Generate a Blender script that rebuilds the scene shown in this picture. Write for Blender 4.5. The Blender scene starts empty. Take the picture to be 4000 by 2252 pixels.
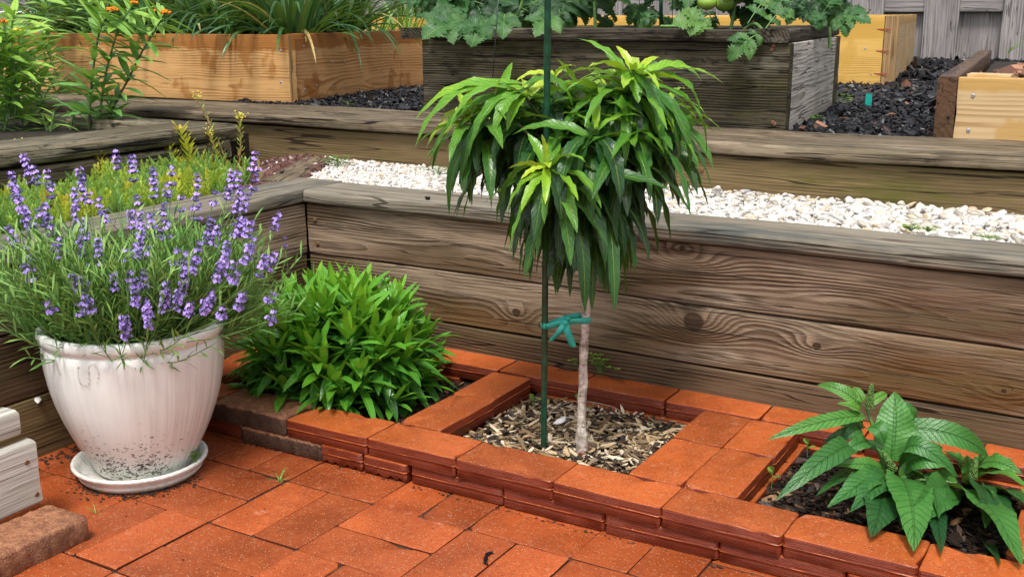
import bpy, math, random
import numpy as np
from mathutils import Vector, Matrix
R = math.radians
rnd = random.Random(11)
rng = np.random.default_rng(11)
scene = bpy.context.scene
COL = scene.collection

# ------------------------------------------------------------------ camera
F_PX = 4295.0
CAM = np.array([1.4331, -1.5359, 0.7762])
def _rz(a): return np.array([[math.cos(a), -math.sin(a), 0], [math.sin(a), math.cos(a), 0], [0, 0, 1]])
def _rx(a): return np.array([[1, 0, 0], [0, math.cos(a), -math.sin(a)], [0, math.sin(a), math.cos(a)]])
RM = _rz(R(30.67)) @ _rx(R(76.01)) @ _rz(R(-0.17))
cam = bpy.data.objects.new('camera', bpy.data.cameras.new('camera'))
COL.objects.link(cam)
cam.matrix_world = Matrix([list(RM[i]) + [CAM[i]] for i in range(3)] + [[0, 0, 0, 1]])
cam.data.sensor_width = 36.0
cam.data.lens = 36.0 * F_PX / 4000.0
cam.data.clip_start = 0.05
cam.data.clip_end = 500
scene.camera = cam
K = 4000.0 / 2575.0
def ray(u, v):                      # (u,v): picture measured at 2575 px width
    return RM @ np.array([(u * K - 2000) / F_PX, -(v * K - 1126) / F_PX, -1.0])
def at(u, v, ax, val):              # where that sight line meets an axis plane
    d = ray(u, v); i = 'xyz'.index(ax)
    return CAM + d * (val - CAM[i]) / d[i]
FWD = np.array([-math.sin(R(30.67)), math.cos(R(30.67)), 0.0])
RGT = np.array([math.cos(R(30.67)), math.sin(R(30.67)), 0.0])
def near(u, v, P, off=0.0):         # ... meets the upright plane through P facing the viewer
    d = ray(u, v); P = np.asarray(P, float) + FWD * off
    return CAM + d * ((P - CAM) @ FWD) / (d @ FWD)

# ------------------------------------------------------------------ tagging
def tag(o, label=None, cat=None, group=None, kind=None):
    if label: o['label'] = label
    if cat: o['category'] = cat
    if group: o['group'] = group
    if kind: o['kind'] = kind
    return o
def empty(name, loc, label=None, cat=None, group=None):
    o = bpy.data.objects.new(name, None); COL.objects.link(o)
    o.empty_display_size = .05
    o.location = [float(c) for c in loc]
    return tag(o, label, cat, group)

# ------------------------------------------------------------------ mesh builder
class MB:
    def __init__(s): s.V = []; s.F = []; s.M = []; s.A = {}; s.n = 0
    def add(s, V, F, mat=0, **at_):
        V = np.asarray(V, float).reshape(-1, 3); m = len(V)
        if isinstance(F, np.ndarray): groups = [F]
        else:
            by = {}
            for f in F: by.setdefault(len(f), []).append(f)
            groups = [np.array(g) for g in by.values()]
        for g in groups:
            s.F.append(g + s.n); s.M.append(np.full(len(g), mat) if np.isscalar(mat) else mat)
        for k, v in at_.items():
            s.A.setdefault(k, []).append((s.n, m, v))
        s.V.append(V); s.n += m
    def build(s, name, mats, parent=None, smooth=True, origin=None):
        V = np.concatenate(s.V)
        o_ = np.zeros(3)
        if parent is not None: o_ = np.array(parent.matrix_world.translation if parent.parent else parent.location)
        if origin is not None: o_ = np.asarray(origin, float)
        V = V - o_
        me = bpy.data.meshes.new(name)
        me.vertices.add(len(V)); me.vertices.foreach_set('co', V.astype(np.float32).ravel())
        idx = np.concatenate([f.ravel() for f in s.F]); sz = np.concatenate([np.full(len(f), f.shape[1]) for f in s.F])
        me.loops.add(len(idx)); me.loops.foreach_set('vertex_index', idx.astype(np.int32))
        me.polygons.add(len(sz))
        st = np.concatenate([[0], np.cumsum(sz)[:-1]])
        me.polygons.foreach_set('loop_start', st.astype(np.int32)); me.polygons.foreach_set('loop_total', sz.astype(np.int32))
        me.polygons.foreach_set('material_index', np.concatenate(s.M).astype(np.int32))
        me.polygons.foreach_set('use_smooth', np.full(len(sz), smooth))
        for k, parts in s.A.items():
            vec = any(np.ndim(p[2]) == 2 for p in parts)
            arr = np.zeros((len(V), 3) if vec else len(V), np.float32)
            for a, m, v in parts: arr[a:a + m] = v
            at_ = me.attributes.new(k, 'FLOAT_VECTOR' if vec else 'FLOAT', 'POINT')
            at_.data.foreach_set('vector' if vec else 'value', arr.ravel())
        me.update(calc_edges=True)
        for m in (mats if isinstance(mats, (list, tuple)) else [mats]): me.materials.append(m)
        o = bpy.data.objects.new(name, me); COL.objects.link(o)
        if parent is not None: o.parent = parent
        elif origin is not None: o.location = [float(c) for c in origin]
        return o

def nrm(v):
    v = np.asarray(v, float); l = np.linalg.norm(v, axis=-1, keepdims=True); return v / np.maximum(l, 1e-9)

def tube(mb, pts, rad, n=8, mat=0, cap=True, bump=0.0, **at_):
    pts = np.asarray(pts, float); m = len(pts)
    rad = np.full(m, rad) if np.isscalar(rad) else np.asarray(rad, float)
    T = nrm(np.gradient(pts, axis=0))
    ref = np.array([0, 0, 1.0]) if abs(T[0][2]) < .8 else np.array([1.0, 0, 0])
    A = nrm(np.cross(T, ref)); B = np.cross(T, A)
    a = np.linspace(0, 2 * np.pi, n, endpoint=False)
    rr = rad[:, None] * (1 + bump * rng.standard_normal((m, n)))
    V = pts[:, None, :] + rr[..., None] * (np.cos(a)[None, :, None] * A[:, None, :] + np.sin(a)[None, :, None] * B[:, None, :])
    F = [(i * n + j, i * n + (j + 1) % n, (i + 1) * n + (j + 1) % n, (i + 1) * n + j) for i in range(m - 1) for j in range(n)]
    if cap: F += [tuple(range(n - 1, -1, -1)), tuple((m - 1) * n + j for j in range(n))]
    mb.add(V.reshape(-1, 3), F, mat, **at_)

def curve(pts, n):
    pts = np.asarray(pts, float); t = np.linspace(0, len(pts) - 1, n); out = []
    P = np.vstack([2 * pts[0] - pts[1], pts, 2 * pts[-1] - pts[-2]])
    for x in t:
        i = min(int(x), len(pts) - 2); f = x - i; a, b, c, d = P[i], P[i + 1], P[i + 2], P[i + 3]
        out.append(.5 * (2 * b + (c - a) * f + (2 * a - 5 * b + 4 * c - d) * f * f + (3 * b - a - 3 * c + d) * f ** 3))
    return np.array(out)

def lathe(mb, prof, c, n=64, mat=0, wob=0.0):
    prof = np.asarray(prof, float); a = np.linspace(0, 2 * np.pi, n, endpoint=False)
    V = np.stack([c[0] + prof[:, :1] * np.cos(a), c[1] + prof[:, :1] * np.sin(a), np.repeat(c[2] + prof[:, 1:], n, 1)], -1)
    m = len(prof)
    F = np.array([(i * n + j, i * n + (j + 1) % n, (i + 1) * n + (j + 1) % n, (i + 1) * n + j) for i in range(m - 1) for j in range(n)])
    mb.add(V.reshape(-1, 3), F, mat)

# leaves in batches: base (N,3), first direction (N,3), everything else scalar or (N,)
def leaves(mb, base, d0, L, W, droop=1.0, seg=7, fold=.25, wave=0.0, tint=.5, shape='lance', teeth=0.0, roll=0.0, mat=0, side=None, waven=3.0, fine=False):
    base = np.atleast_2d(np.asarray(base, float)); N = len(base)
    d = nrm(np.broadcast_to(np.asarray(d0, float), (N, 3)).copy())
    L = np.broadcast_to(L, N).astype(float); W = np.broadcast_to(W, N).astype(float); droop = np.broadcast_to(droop, N).astype(float)
    tint = np.broadcast_to(tint, N).astype(float)
    if side is None:
        s = np.cross(d, [0, 0, 1.0]); bad = np.linalg.norm(s, axis=1) < .15
        a = rng.uniform(0, 6.28, N); s[bad] = np.stack([np.cos(a), np.sin(a), 0 * a], 1)[bad]
        s = nrm(s)
    else: s = nrm(np.broadcast_to(side, (N, 3)).copy())
    rl = rng.uniform(-1, 1, N) * roll
    nrm0 = np.cross(s, d)
    s = nrm(s * np.cos(rl)[:, None] + nrm0 * np.sin(rl)[:, None])
    p = base.copy(); ph = rng.uniform(0, 6.28, (N, 2)); rows = []
    cross = np.array([-1, -.5, 0, .5, 1.0]) if fine else np.array([-1, 0, 1.0])
    g = np.array([0, 0, -1.0])
    for k in range(seg + 1):
        t = k / seg
        if shape == 'lance': w = (t + .03) ** .75 * (1 - t) ** .85 * 2.9
        elif shape == 'ovate': w = (t + .02) ** .5 * (1 - t) ** .95 * 2.5
        elif shape == 'strap': w = min(1, (t * 8 + .35)) * (1 - t ** 3) ** .8
        elif shape == 'obl': w = (t + .05) ** .9 * (1 - t) ** .55 * 2.5
        else: w = math.sin(math.pi * min(1, t * .98 + .02)) ** .7
        if k == seg: w = .02
        tw = 1 + teeth * (1 if k % 2 else -1) * (1 if 0 < k < seg else 0)
        up = np.cross(s, d)
        row = []
        for c in cross:
            wv = wave * W * np.sin(ph[:, 0 if c < 0 else 1] + t * 6.28 * waven) * (c * c)
            off = s * (c * W * .5 * w * tw)[:, None] + up * (fold * abs(c) * W * .5 * w + wv * min(1, w))[:, None]
            row.append(p + off)
        rows.append(np.stack(row, 1))
        p = p + d * (L / seg)[:, None]
        d = nrm(d + g * (droop / seg)[:, None])
    V = np.stack(rows, 1)                                   # N, seg+1, C, 3
    C = len(cross); per = (seg + 1) * C
    f = np.array([(k * C + j, k * C + j + 1, (k + 1) * C + j + 1, (k + 1) * C + j) for k in range(seg) for j in range(C - 1)])
    F = (f[None] + (np.arange(N) * per)[:, None, None]).reshape(-1, 4)
    lu = np.tile(np.repeat(np.linspace(0, 1, seg + 1), C), N); lv = np.tile(np.tile(cross, seg + 1), N)
    mb.add(V.reshape(-1, 3), F, mat, tint=np.repeat(tint, per), lu=lu, lv=lv)

# scattered chips and pebbles in one mesh
def ico(sub):
    import bmesh
    bm = bmesh.new(); bmesh.ops.create_icosphere(bm, subdivisions=sub, radius=1)
    V = np.array([v.co[:] for v in bm.verts]); F = np.array([[v.index for v in f.verts] for f in bm.faces]); bm.free(); return V, F
def rotm(N, tilt):
    a = rng.uniform(0, 6.28, N); b = rng.normal(0, tilt, N); c = rng.normal(0, tilt, N)
    ca, sa, cb, sb, cc, sc = np.cos(a), np.sin(a), np.cos(b), np.sin(b), np.cos(c), np.sin(c); z = np.zeros(N); o = np.ones(N)
    A = np.stack([np.stack([ca, -sa, z], 1), np.stack([sa, ca, z], 1), np.stack([z, z, o], 1)], 1)
    B = np.stack([np.stack([o, z, z], 1), np.stack([z, cb, -sb], 1), np.stack([z, sb, cb], 1)], 1)
    Cc = np.stack([np.stack([cc, z, sc], 1), np.stack([z, o, z], 1), np.stack([-sc, z, cc], 1)], 1)
    return A @ B @ Cc
def scatter(mb, temps, P, S, tilt=.3, mat=0):
    P = np.asarray(P, float); N = len(P); M = rotm(N, tilt); pick = rng.integers(0, len(temps), N); ti = rng.random(N)
    for q, (TV, TF) in enumerate(temps):
        I = np.where(pick == q)[0]
        if not len(I): continue
        V = np.einsum('nij,nvj->nvi', M[I], TV[None] * S[I][:, None, :]) + P[I][:, None, :]
        F = (TF[None] + (np.arange(len(I)) * len(TV))[:, None, None]).reshape(-1, TF.shape[1])
        mb.add(V.reshape(-1, 3), F, mat, tint=np.repeat(ti[I], len(TV)))
def pebble_temps(k, sub=2, rough=.16):
    out = []
    for _ in range(k):
        V, F = ico(sub); D = np.zeros(len(V)); V = V * rng.uniform(.8, 1.2, 3)
        for _ in range(6):
            n = nrm(rng.standard_normal(3)); D += rough * .5 * np.abs(V @ n - rng.uniform(-.3, .3)) * rng.uniform(-1, 1)
        for _ in range(8):                                # flat facets
            n = nrm(rng.standard_normal(3)); h = rng.uniform(.5, .85); ex = np.maximum(V @ n - h, 0); V = V - ex[:, None] * n
        out.append((V * (1 + D)[:, None], F))
    return out
def shard_temps(k, n=7, sharp=.5):
    out = []
    for _ in range(k):                                    # splintered plate, long axis x
        m = n; a = np.linspace(0, 2 * np.pi, m, endpoint=False) + rng.uniform(-.25, .25, m)
        r = rng.uniform(1 - sharp, 1, m); base = np.stack([np.cos(a) * r, np.sin(a) * r, rng.uniform(-.25, .25, m)], 1)
        V = np.vstack([base + [0, 0, .5], base * .92 - [0, 0, .5], [[0, 0, .5 + rng.uniform(0, .3)]], [[0, 0, -.5]]])
        F = []
        for i in range(m):
            j = (i + 1) % m
            F += [(i, m + i, m + j), (i, m + j, j), (2 * m, i, j), (2 * m + 1, m + j, m + i)]
        out.append((V, np.array(F)))
    return out

# ------------------------------------------------------------------ shader helper
class G:
    def __init__(s, name):
        s.m = bpy.data.materials.new(name); s.m.use_nodes = True; s.t = s.m.node_tree; s.t.nodes.clear()
        s.out = s.t.nodes.new('ShaderNodeOutputMaterial')
    def put(s, sock, v):
        if v is None: return
        if isinstance(v, bpy.types.NodeSocket): s.t.links.new(v, sock)
        elif isinstance(v, (tuple, list)) and sock.type == 'RGBA': sock.default_value = (*v[:3], 1)
        else: sock.default_value = v
    def m_(s, op, a, b=None, c=None, clamp=False):
        n = s.t.nodes.new('ShaderNodeMath'); n.operation = op; n.use_clamp = clamp
        for i, v in enumerate((a, b, c)): s.put(n.inputs[i], v)
        return n.outputs[0]
    def add(s, a, b): return s.m_('ADD', a, b)
    def mul(s, a, b): return s.m_('MULTIPLY', a, b)
    def rng(s, v, a, b, c=0.0, d=1.0):
        n = s.t.nodes.new('ShaderNodeMapRange'); n.interpolation_type = 'SMOOTHSTEP'
        for i, x in enumerate((v, a, b, c, d)): s.put(n.inputs[i], x)
        return n.outputs[0]
    def attr(s, name, fac=True):
        n = s.t.nodes.new('ShaderNodeAttribute'); n.attribute_name = name; return n.outputs['Fac' if fac else 'Vector']
    def coord(s, which='Object'): return s.t.nodes.new('ShaderNodeTexCoord').outputs[which]
    def rand(s): return s.t.nodes.new('ShaderNodeObjectInfo').outputs['Random']
    def sep(s, v):
        n = s.t.nodes.new('ShaderNodeSeparateXYZ'); s.put(n.inputs[0], v); return n.outputs
    def comb(s, x, y, z):
        n = s.t.nodes.new('ShaderNodeCombineXYZ')
        for i, v in enumerate((x, y, z)): s.put(n.inputs[i], v)
        return n.outputs[0]
    def vm(s, op, a, b):
        n = s.t.nodes.new('ShaderNodeVectorMath'); n.operation = op; s.put(n.inputs[0], a); s.put(n.inputs[1], b); return n.outputs[0]
    def noise(s, v, scale=1.0, detail=3.0, rough=.55, dist=0.0):
        n = s.t.nodes.new('ShaderNodeTexNoise'); s.put(n.inputs['Vector'], v); n.inputs['Scale'].default_value = scale
        n.inputs['Detail'].default_value = detail; n.inputs['Roughness'].default_value = rough; n.inputs['Distortion'].default_value = dist
        return n.outputs[0]
    def vor(s, v, scale=1.0, feat='F1', out='Distance', rnd_=1.0):
        n = s.t.nodes.new('ShaderNodeTexVoronoi'); n.feature = feat; s.put(n.inputs['Vector'], v); n.inputs['Scale'].default_value = scale
        n.inputs['Randomness'].default_value = rnd_
        return n.outputs[out]
    def mix(s, f, a, b, mode='MIX'):
        n = s.t.nodes.new('ShaderNodeMix'); n.data_type = 'RGBA'; n.blend_type = mode
        s.put(n.inputs[0], f); s.put(n.inputs[6], a); s.put(n.inputs[7], b); return n.outputs[2]
    def ramp(s, f, stops):
        n = s.t.nodes.new('ShaderNodeValToRGB'); e = n.color_ramp.elements
        while len(e) < len(stops): e.new(.5)
        for i, (p, c) in enumerate(stops): e[i].position = p; e[i].color = (*c, 1)
        s.put(n.inputs[0], f); return n.outputs[0]
    def bump(s, h, dist=.002, strength=1.0, normal=None):
        n = s.t.nodes.new('ShaderNodeBump'); s.put(n.inputs['Height'], h); n.inputs['Distance'].default_value = dist
        n.inputs['Strength'].default_value = strength; s.put(n.inputs['Normal'], normal); return n.outputs[0]
    def bsdf(s, col, rough=.6, normal=None, spec=.5, sub=None, metal=0.0, coat=None):
        n = s.t.nodes.new('ShaderNodeBsdfPrincipled'); s.put(n.inputs['Base Color'], col); s.put(n.inputs['Roughness'], rough)
        s.put(n.inputs['Specular IOR Level'], spec); s.put(n.inputs['Normal'], normal); s.put(n.inputs['Metallic'], metal)
        if coat is not None: s.put(n.inputs['Coat Weight'], coat); n.inputs['Coat Roughness'].default_value = .12
        return n.outputs[0]
    def translucent(s, sh, col, f, normal=None):
        t = s.t.nodes.new('ShaderNodeBsdfTranslucent'); s.put(t.inputs[0], col); s.put(t.inputs['Normal'], normal)
        n = s.t.nodes.new('ShaderNodeMixShader'); s.put(n.inputs[0], f); s.t.links.new(sh, n.inputs[1]); s.t.links.new(t.outputs[0], n.inputs[2]); return n.outputs[0]
    def done(s, sh): s.t.links.new(sh, s.out.inputs[0]); return s.m

def wood(name, light, dark, stain=None, algae=None, freq=90., knots=(), stain_amt=.5, algae_amt=.5, rough=.6, relief=.0016, vknot=.02, ringk=.85, fibre=.6, crack=.85, streak=.5, patch=.0, low=.015, pith=.045, drips=None, drip_col=None, pale=None, pale_amt=0.):
    """sawn timber: growth rings cut by the board faces, knots, fibres, cracks, weather stains"""
    g = G(name); gp = g.attr('gp', False); l, w, t = g.sep(gp)
    n1 = g.noise(g.comb(g.mul(l, 1.3), g.mul(w, 5.), g.mul(t, 5.)), 1.0, 3, .5)
    n1b = g.noise(g.comb(g.mul(l, 6.), g.mul(w, 22.), g.mul(t, 22.)), 1.0, 2, .5)
    F = g.m_('SQRT', g.add(g.m_('POWER', g.add(w, pith), 2.0), g.m_('POWER', g.add(t, .022), 2.0)))
    F = g.add(F, g.add(g.mul(g.add(n1, -.5), low * 2), g.mul(g.add(n1b, -.5), .005)))
    core = None
    if vknot:
        kv = g.comb(g.mul(l, 2.1), g.mul(w, 8.5), 0.0)
        d = g.vor(kv); e = g.m_('EXPONENT', g.mul(g.m_('POWER', g.m_('DIVIDE', d, .3), 2.0), -1.0))
        F = g.add(F, g.mul(e, vknot)); core = g.rng(d, .09, .05)
    for (lk, wk, a, b, amp, rc) in knots:
        dl = g.m_('POWER', g.m_('DIVIDE', g.add(l, -lk), a), 2.0); dw = g.m_('POWER', g.m_('DIVIDE', g.add(w, -wk), b), 2.0)
        e = g.m_('EXPONENT', g.mul(g.add(dl, dw), -1.0)); F = g.add(F, g.mul(e, amp))
        if rc:
            wob = g.add(g.m_('SQRT', g.add(g.m_('POWER', g.add(l, -lk), 2.0), g.m_('POWER', g.mul(g.add(w, -wk), 1.15), 2.0))), g.mul(n1b, .006))
            c = g.rng(wob, rc, rc * .75); core = c if core is None else g.m_('MAXIMUM', core, c)
    ph = g.m_('FRACT', g.mul(F, freq))
    ring = g.m_('MULTIPLY', g.rng(ph, .25, .93), g.rng(ph, 1.0, .95))
    ringn = g.mul(ring, g.rng(g.noise(g.comb(g.mul(l, 2.), g.mul(w, 14.), g.mul(t, 14.)), 1.0, 3, .6), .36, .62, .08, 1.))
    fb = g.noise(g.comb(g.mul(l, 7.), g.mul(w, 330.), g.mul(t, 330.)), 1.0, 2, .6)
    cr = g.noise(g.comb(g.mul(l, 2.2), g.mul(w, 78.), g.mul(t, 78.)), 1.0, 3, .6)
    crk = g.mul(g.rng(cr, .605, .665), crack)
    bl = g.noise(g.comb(g.mul(l, 4.), g.mul(w, 16.), g.mul(t, 16.)), 1.0, 4, .6)
    cn = g.m_('ABSOLUTE', g.add(g.noise(g.comb(g.mul(l, .8), g.mul(w, 20.), g.mul(t, 20.)), 1.0, 2, .45, .0), -.5))
    ck = g.mul(g.rng(cn, .0075, .003), g.rng(n1b, .42, .55))
    crk = g.m_('MAXIMUM', crk, g.mul(ck, crack))
    col = g.mix(g.mul(ringn, ringk), light, dark)
    col = g.mix(g.mul(g.rng(fb, .42, .72), fibre), col, dark)
    col = g.mix(g.mul(g.rng(cr, .46, .34), streak), col, tuple(min(1, c * 1.45) for c in light))
    if patch:
        pn = g.noise(g.comb(g.mul(l, 16.), g.mul(w, 45.), g.mul(t, 45.)), 1.0, 5, .75)
        col = g.mix(g.mul(g.rng(pn, .52, .62), patch), col, tuple(c * .35 for c in dark))
    if pale: col = g.mix(g.mul(g.rng(bl, .5, .7), pale_amt), col, pale)
    if stain: col = g.mix(g.mul(g.rng(n1, .45, .68), stain_amt), col, stain)
    if algae:
        al = g.noise(g.comb(g.mul(l, 2.2), g.mul(w, 7.), g.mul(t, 7.)), 1.3, 4, .65)
        col = g.mix(g.mul(g.rng(al, .46, .7), algae_amt), col, algae)
    if drips:                                            # wet marks soaked down from the top edge
        dn = g.noise(g.comb(g.mul(l, 9.), g.mul(w, 2.5), 3.0), 1.0, 4, .6)
        f = g.rng(g.add(w, g.mul(g.add(dn, -.5), drips[1])), drips[0], drips[0] + .012)
        f2 = g.rng(g.noise(g.comb(g.mul(l, 4.), g.mul(w, 3.), 9.0), 1.0, 4, .6), .55, .6)
        col = g.mix(g.mul(g.m_('MAXIMUM', f, g.mul(f2, .8)), .8), col, drip_col)
    if core is not None: col = g.mix(g.mul(core, g.rng(ph, 0., 1., .95, .55)), col, tuple(c * .75 for c in dark))
    col = g.mix(crk, col, tuple(c * .2 for c in dark))
    h = g.add(g.mul(ringn, -.5), g.add(g.mul(fb, .35), g.mul(crk, -1.1)))
    if core is not None: h = g.add(h, g.mul(core, .35))
    rg = g.add(g.mul(g.add(bl, -.5), .3), rough)
    return g.done(g.bsdf(col, rg, g.bump(h, relief), .2))

W_WALL = wood('weathered_brown_board', (.31, .225, .155), (.040, .024, .014), (.095, .045, .022), (.09, .075, .032), 125, vknot=0, stain_amt=.85, algae_amt=.4, low=.022,
    knots=[(.605, .02, .09, .026, .034, 0), (.60, .044, .03, .010, .014, .011), (.40, -.016, .13, .026, .020, 0), (1.24, .014, .10, .022, -.022, 0), (.98, -.02, .13, .03, -.018, 0), (-.12, .02, .16, .02, .014, 0), (1.72, -.02, .13, .04, .03, .012), (.06, -.005, .15, .03, -.016, .0)], pale=(.37, .29, .215), pale_amt=.6, relief=.005, streak=.45, rough=.55, crack=.5)
W_WALL2 = wood('weathered_brown_board_with_knots', (.29, .21, .142), (.040, .024, .014), (.115, .052, .016), (.11, .085, .035), 135, vknot=0, stain_amt=.95, algae_amt=.4, low=.02,
    knots=[(.63, .011, .075, .036, .042, .029), (.20, -.03, .05, .026, .024, .017), (.889, -.003, .05, .022, .022, .013), (1.234, -.035, .06, .02, .02, .008), (.78, .03, .12, .03, -.016, 0), (1.5, .01, .12, .04, .03, .014), (.42, .02, .16, .03, -.014, 0), (1.08, .02, .14, .03, .014, 0)], pale=(.35, .275, .20), pale_amt=.6, relief=.005, streak=.4, rough=.55, crack=.5)
W_WALL3 = wood('damp_brown_board', (.14, .09, .052), (.026, .015, .009), (.07, .037, .018), (.08, .07, .03), 120, vknot=.006, stain_amt=.6, relief=.0026)
W_CAP = wood('grey_weathered_cap_board', (.22, .19, .145), (.075, .06, .042), (.13, .115, .088), (.055, .066, .064), 150, vknot=0, stain_amt=.5, algae_amt=.8, pale=(.33, .275, .205), pale_amt=.5, relief=.003, crack=.7, ringk=.65)
W_UPCAP = wood('rough_grey_cap_board', (.205, .155, .10), (.028, .019, .012), (.09, .062, .038), (.10, .085, .05), 95, vknot=.012, stain_amt=.6, pale=(.34, .27, .185), pale_amt=.55, relief=.007, crack=1., fibre=.9, patch=.55)
W_UPB = wood('olive_brown_board', (.20, .14, .065), (.055, .035, .015), (.10, .066, .03), (.085, .085, .015), 130, vknot=.005, stain_amt=.6, algae_amt=.85, relief=.0012, ringk=.55)
W_PLANT = wood('old_dark_timber', (.20, .165, .11), (.022, .017, .011), (.07, .055, .032), (.07, .066, .03), 90, vknot=.01, stain_amt=.7, algae_amt=.6, pale=(.30, .27, .2), pale_amt=.55, relief=.006, crack=1., fibre=.95, patch=.9)
W_ORANGE = wood('new_orange_board', (.58, .335, .135), (.25, .09, .02), None, None, 110, streak=.15, vknot=.012, fibre=.2, crack=.25, relief=.0006, drips=(.085, .09), drip_col=(.28, .095, .012), rough=.5, low=.035)
W_ORANGE2 = wood('new_orange_end_board', (.50, .27, .115), (.22, .085, .022), None, None, 80, streak=.15, vknot=.035, fibre=.2, crack=.2, relief=.0006, drips=(.10, .07), drip_col=(.25, .08, .013), rough=.5, low=.035)
W_YELLOW = wood('new_yellow_board', (.64, .40, .11), (.38, .19, .035), None, None, 110, streak=.15, vknot=.004, fibre=.15, crack=.15, relief=.0004, drips=(.125, .03), drip_col=(.52, .30, .06), rough=.5)
W_TAN = wood('new_tan_board', (.52, .37, .20), (.32, .19, .08), None, None, 90, streak=.15, vknot=.006, fibre=.2, crack=.15, relief=.0005, drips=(.03, .03), drip_col=(.42, .24, .06), rough=.5)
W_ENDGRAIN = wood('sawn_end_grain', (.33, .21, .10), (.13, .065, .028), (.14, .07, .03), None, 160, vknot=0, fibre=.5, crack=.5, relief=.002)
W_WET = wood('wet_dark_board', (.11, .06, .033), (.03, .017, .01), (.05, .026, .014), None, 70, vknot=.01, relief=.001, rough=.4)
W_GREY = wood('mossy_grey_board', (.08, .066, .04), (.010, .008, .005), (.035, .028, .016), (.075, .075, .02), 140, vknot=.006, stain_amt=.8, algae_amt=.75, pale=(.25, .23, .18), pale_amt=.4, relief=.004, crack=1., streak=.5, patch=.85)
W_BLACK = wood('blackened_cap_board', (.06, .047, .032), (.012, .009, .007), (.03, .022, .015), (.05, .05, .02), 120, vknot=.006, pale=(.24, .21, .16), pale_amt=.4, relief=.004, crack=1., patch=.8)
W_SILVER = wood('silver_grey_board', (.50, .46, .41), (.14, .11, .085), (.32, .28, .235), None, 90, vknot=.012, stain_amt=.5, relief=.002, crack=.8, ringk=.8)
W_FENCE = wood('grey_fence_board', (.30, .275, .265), (.115, .10, .098), (.17, .15, .15), None, 60, vknot=.012, stain_amt=.6, relief=.0015, crack=.7)
W_WHITE = wood('bleached_step_board', (.50, .48, .44), (.22, .195, .16), (.38, .36, .31), (.30, .30, .2), 95, vknot=.01, relief=.002, crack=.8, algae_amt=.35)

def clay(name, top, side, spk=(.62, .36, .2), rough=.42):
    g = G(name); P = g.coord(); r = g.rand(); Q = g.vm('ADD', P, g.comb(g.mul(r, 7.), g.mul(r, 13.), 0.0)); tn = g.attr('tint')
    Q = g.vm('ADD', Q, g.comb(g.mul(tn, 5.), g.mul(tn, 3.), 0.0))
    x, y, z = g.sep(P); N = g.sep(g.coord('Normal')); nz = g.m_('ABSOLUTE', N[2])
    big = g.noise(Q, 9., 4, .6); mid = g.noise(Q, 60., 3, .6)
    pk = g.vor(Q, 300.); pc = g.sep(g.vor(Q, 300., out='Color'))[0]
    dots = g.mul(g.rng(pk, .36, .2), g.rng(pc, .70, .78)); dk = g.mul(g.rng(pk, .4, .2), g.rng(pc, .26, .18))
    c = g.mix(g.rng(big, .3, .7), top, tuple(v * f for v, f in zip(top, (.70, .66, .62))))
    c = g.mix(g.mul(g.rng(mid, .5, .7), .35), c, tuple(v * f for v, f in zip(top, (1.12, 1.3, 1.4))))
    zone = g.noise(g.t.nodes.new('ShaderNodeNewGeometry').outputs['Position'], 3.2, 3, .6); c = g.mix(g.mul(g.rng(zone, .5, .62), .45), c, tuple(v * f for v, f in zip(top, (.52, .45, .42))))
    bloom = g.rng(g.noise(Q, 26., 5, .7), .60, .74); c = g.mix(g.mul(bloom, .35), c, (.55, .30, .2))
    v = g.add(.70, g.mul(g.m_('FRACT', g.mul(g.add(r, tn), 7.31)), .42)); c = g.mix(1.0, c, g.comb(v, v, v), 'MULTIPLY')
    c = g.mix(g.mul(dots, .75), c, spk); c = g.mix(g.mul(dk, .75), c, tuple(v * .22 for v in top))
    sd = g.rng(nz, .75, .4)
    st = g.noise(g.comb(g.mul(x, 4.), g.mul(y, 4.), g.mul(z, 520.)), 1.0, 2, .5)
    c = g.mix(sd, c, g.mix(g.rng(st, .35, .7), side, tuple(v * .7 for v in side)))  # upright faces darker: wet die-skin plus their shade put into the colour
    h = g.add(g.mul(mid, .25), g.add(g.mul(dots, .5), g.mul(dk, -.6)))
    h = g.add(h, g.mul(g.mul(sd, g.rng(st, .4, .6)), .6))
    wet = g.rng(g.noise(Q, 14., 3, .6), .4, .65)
    rr = g.add(rough - .1, g.mul(wet, .2))
    return g.done(g.bsdf(c, rr, g.bump(h, .0011), .3))
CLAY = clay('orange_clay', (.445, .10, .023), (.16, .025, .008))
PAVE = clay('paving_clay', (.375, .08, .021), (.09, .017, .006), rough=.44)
def rough_clay():
    g = G('coarse_brown_clay'); P = g.coord(); n = g.noise(P, 55., 5, .7); b = g.noise(P, 260., 3, .6); big = g.noise(P, 12., 3, .6)
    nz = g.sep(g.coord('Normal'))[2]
    c = g.mix(g.rng(n, .35, .68), (.20, .075, .036), (.38, .165, .08)); c = g.mix(g.rng(b, .55, .7), c, (.44, .24, .14))
    c = g.mix(g.mul(g.rng(big, .5, .66), .4), c, (.09, .045, .03)); c = g.mix(g.rng(b, .36, .28), c, (.03, .018, .012))
    blk = g.mul(g.rng(nz, .6, .2), g.attr('tint')); c = g.mix(g.mul(blk, .82), c, (.022, .014, .01))  # faces not pointing up go towards black by the tint amount
    return g.done(g.bsdf(c, .62, g.bump(g.add(n, g.mul(b, .7)), .005), .35))
ROUGH = rough_clay()
def flat(name, c, rough=.5, spec=.5, metal=0., var=.25, scale=40.):
    g = G(name); n = g.noise(g.coord(), scale, 3, .6)
    col = g.mix(g.rng(n, .3, .7), tuple(v * (1 - var) for v in c), tuple(min(1, v * (1 + var)) for v in c))
    return g.done(g.bsdf(col, rough, g.bump(n, .0006), spec, metal=metal))
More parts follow.
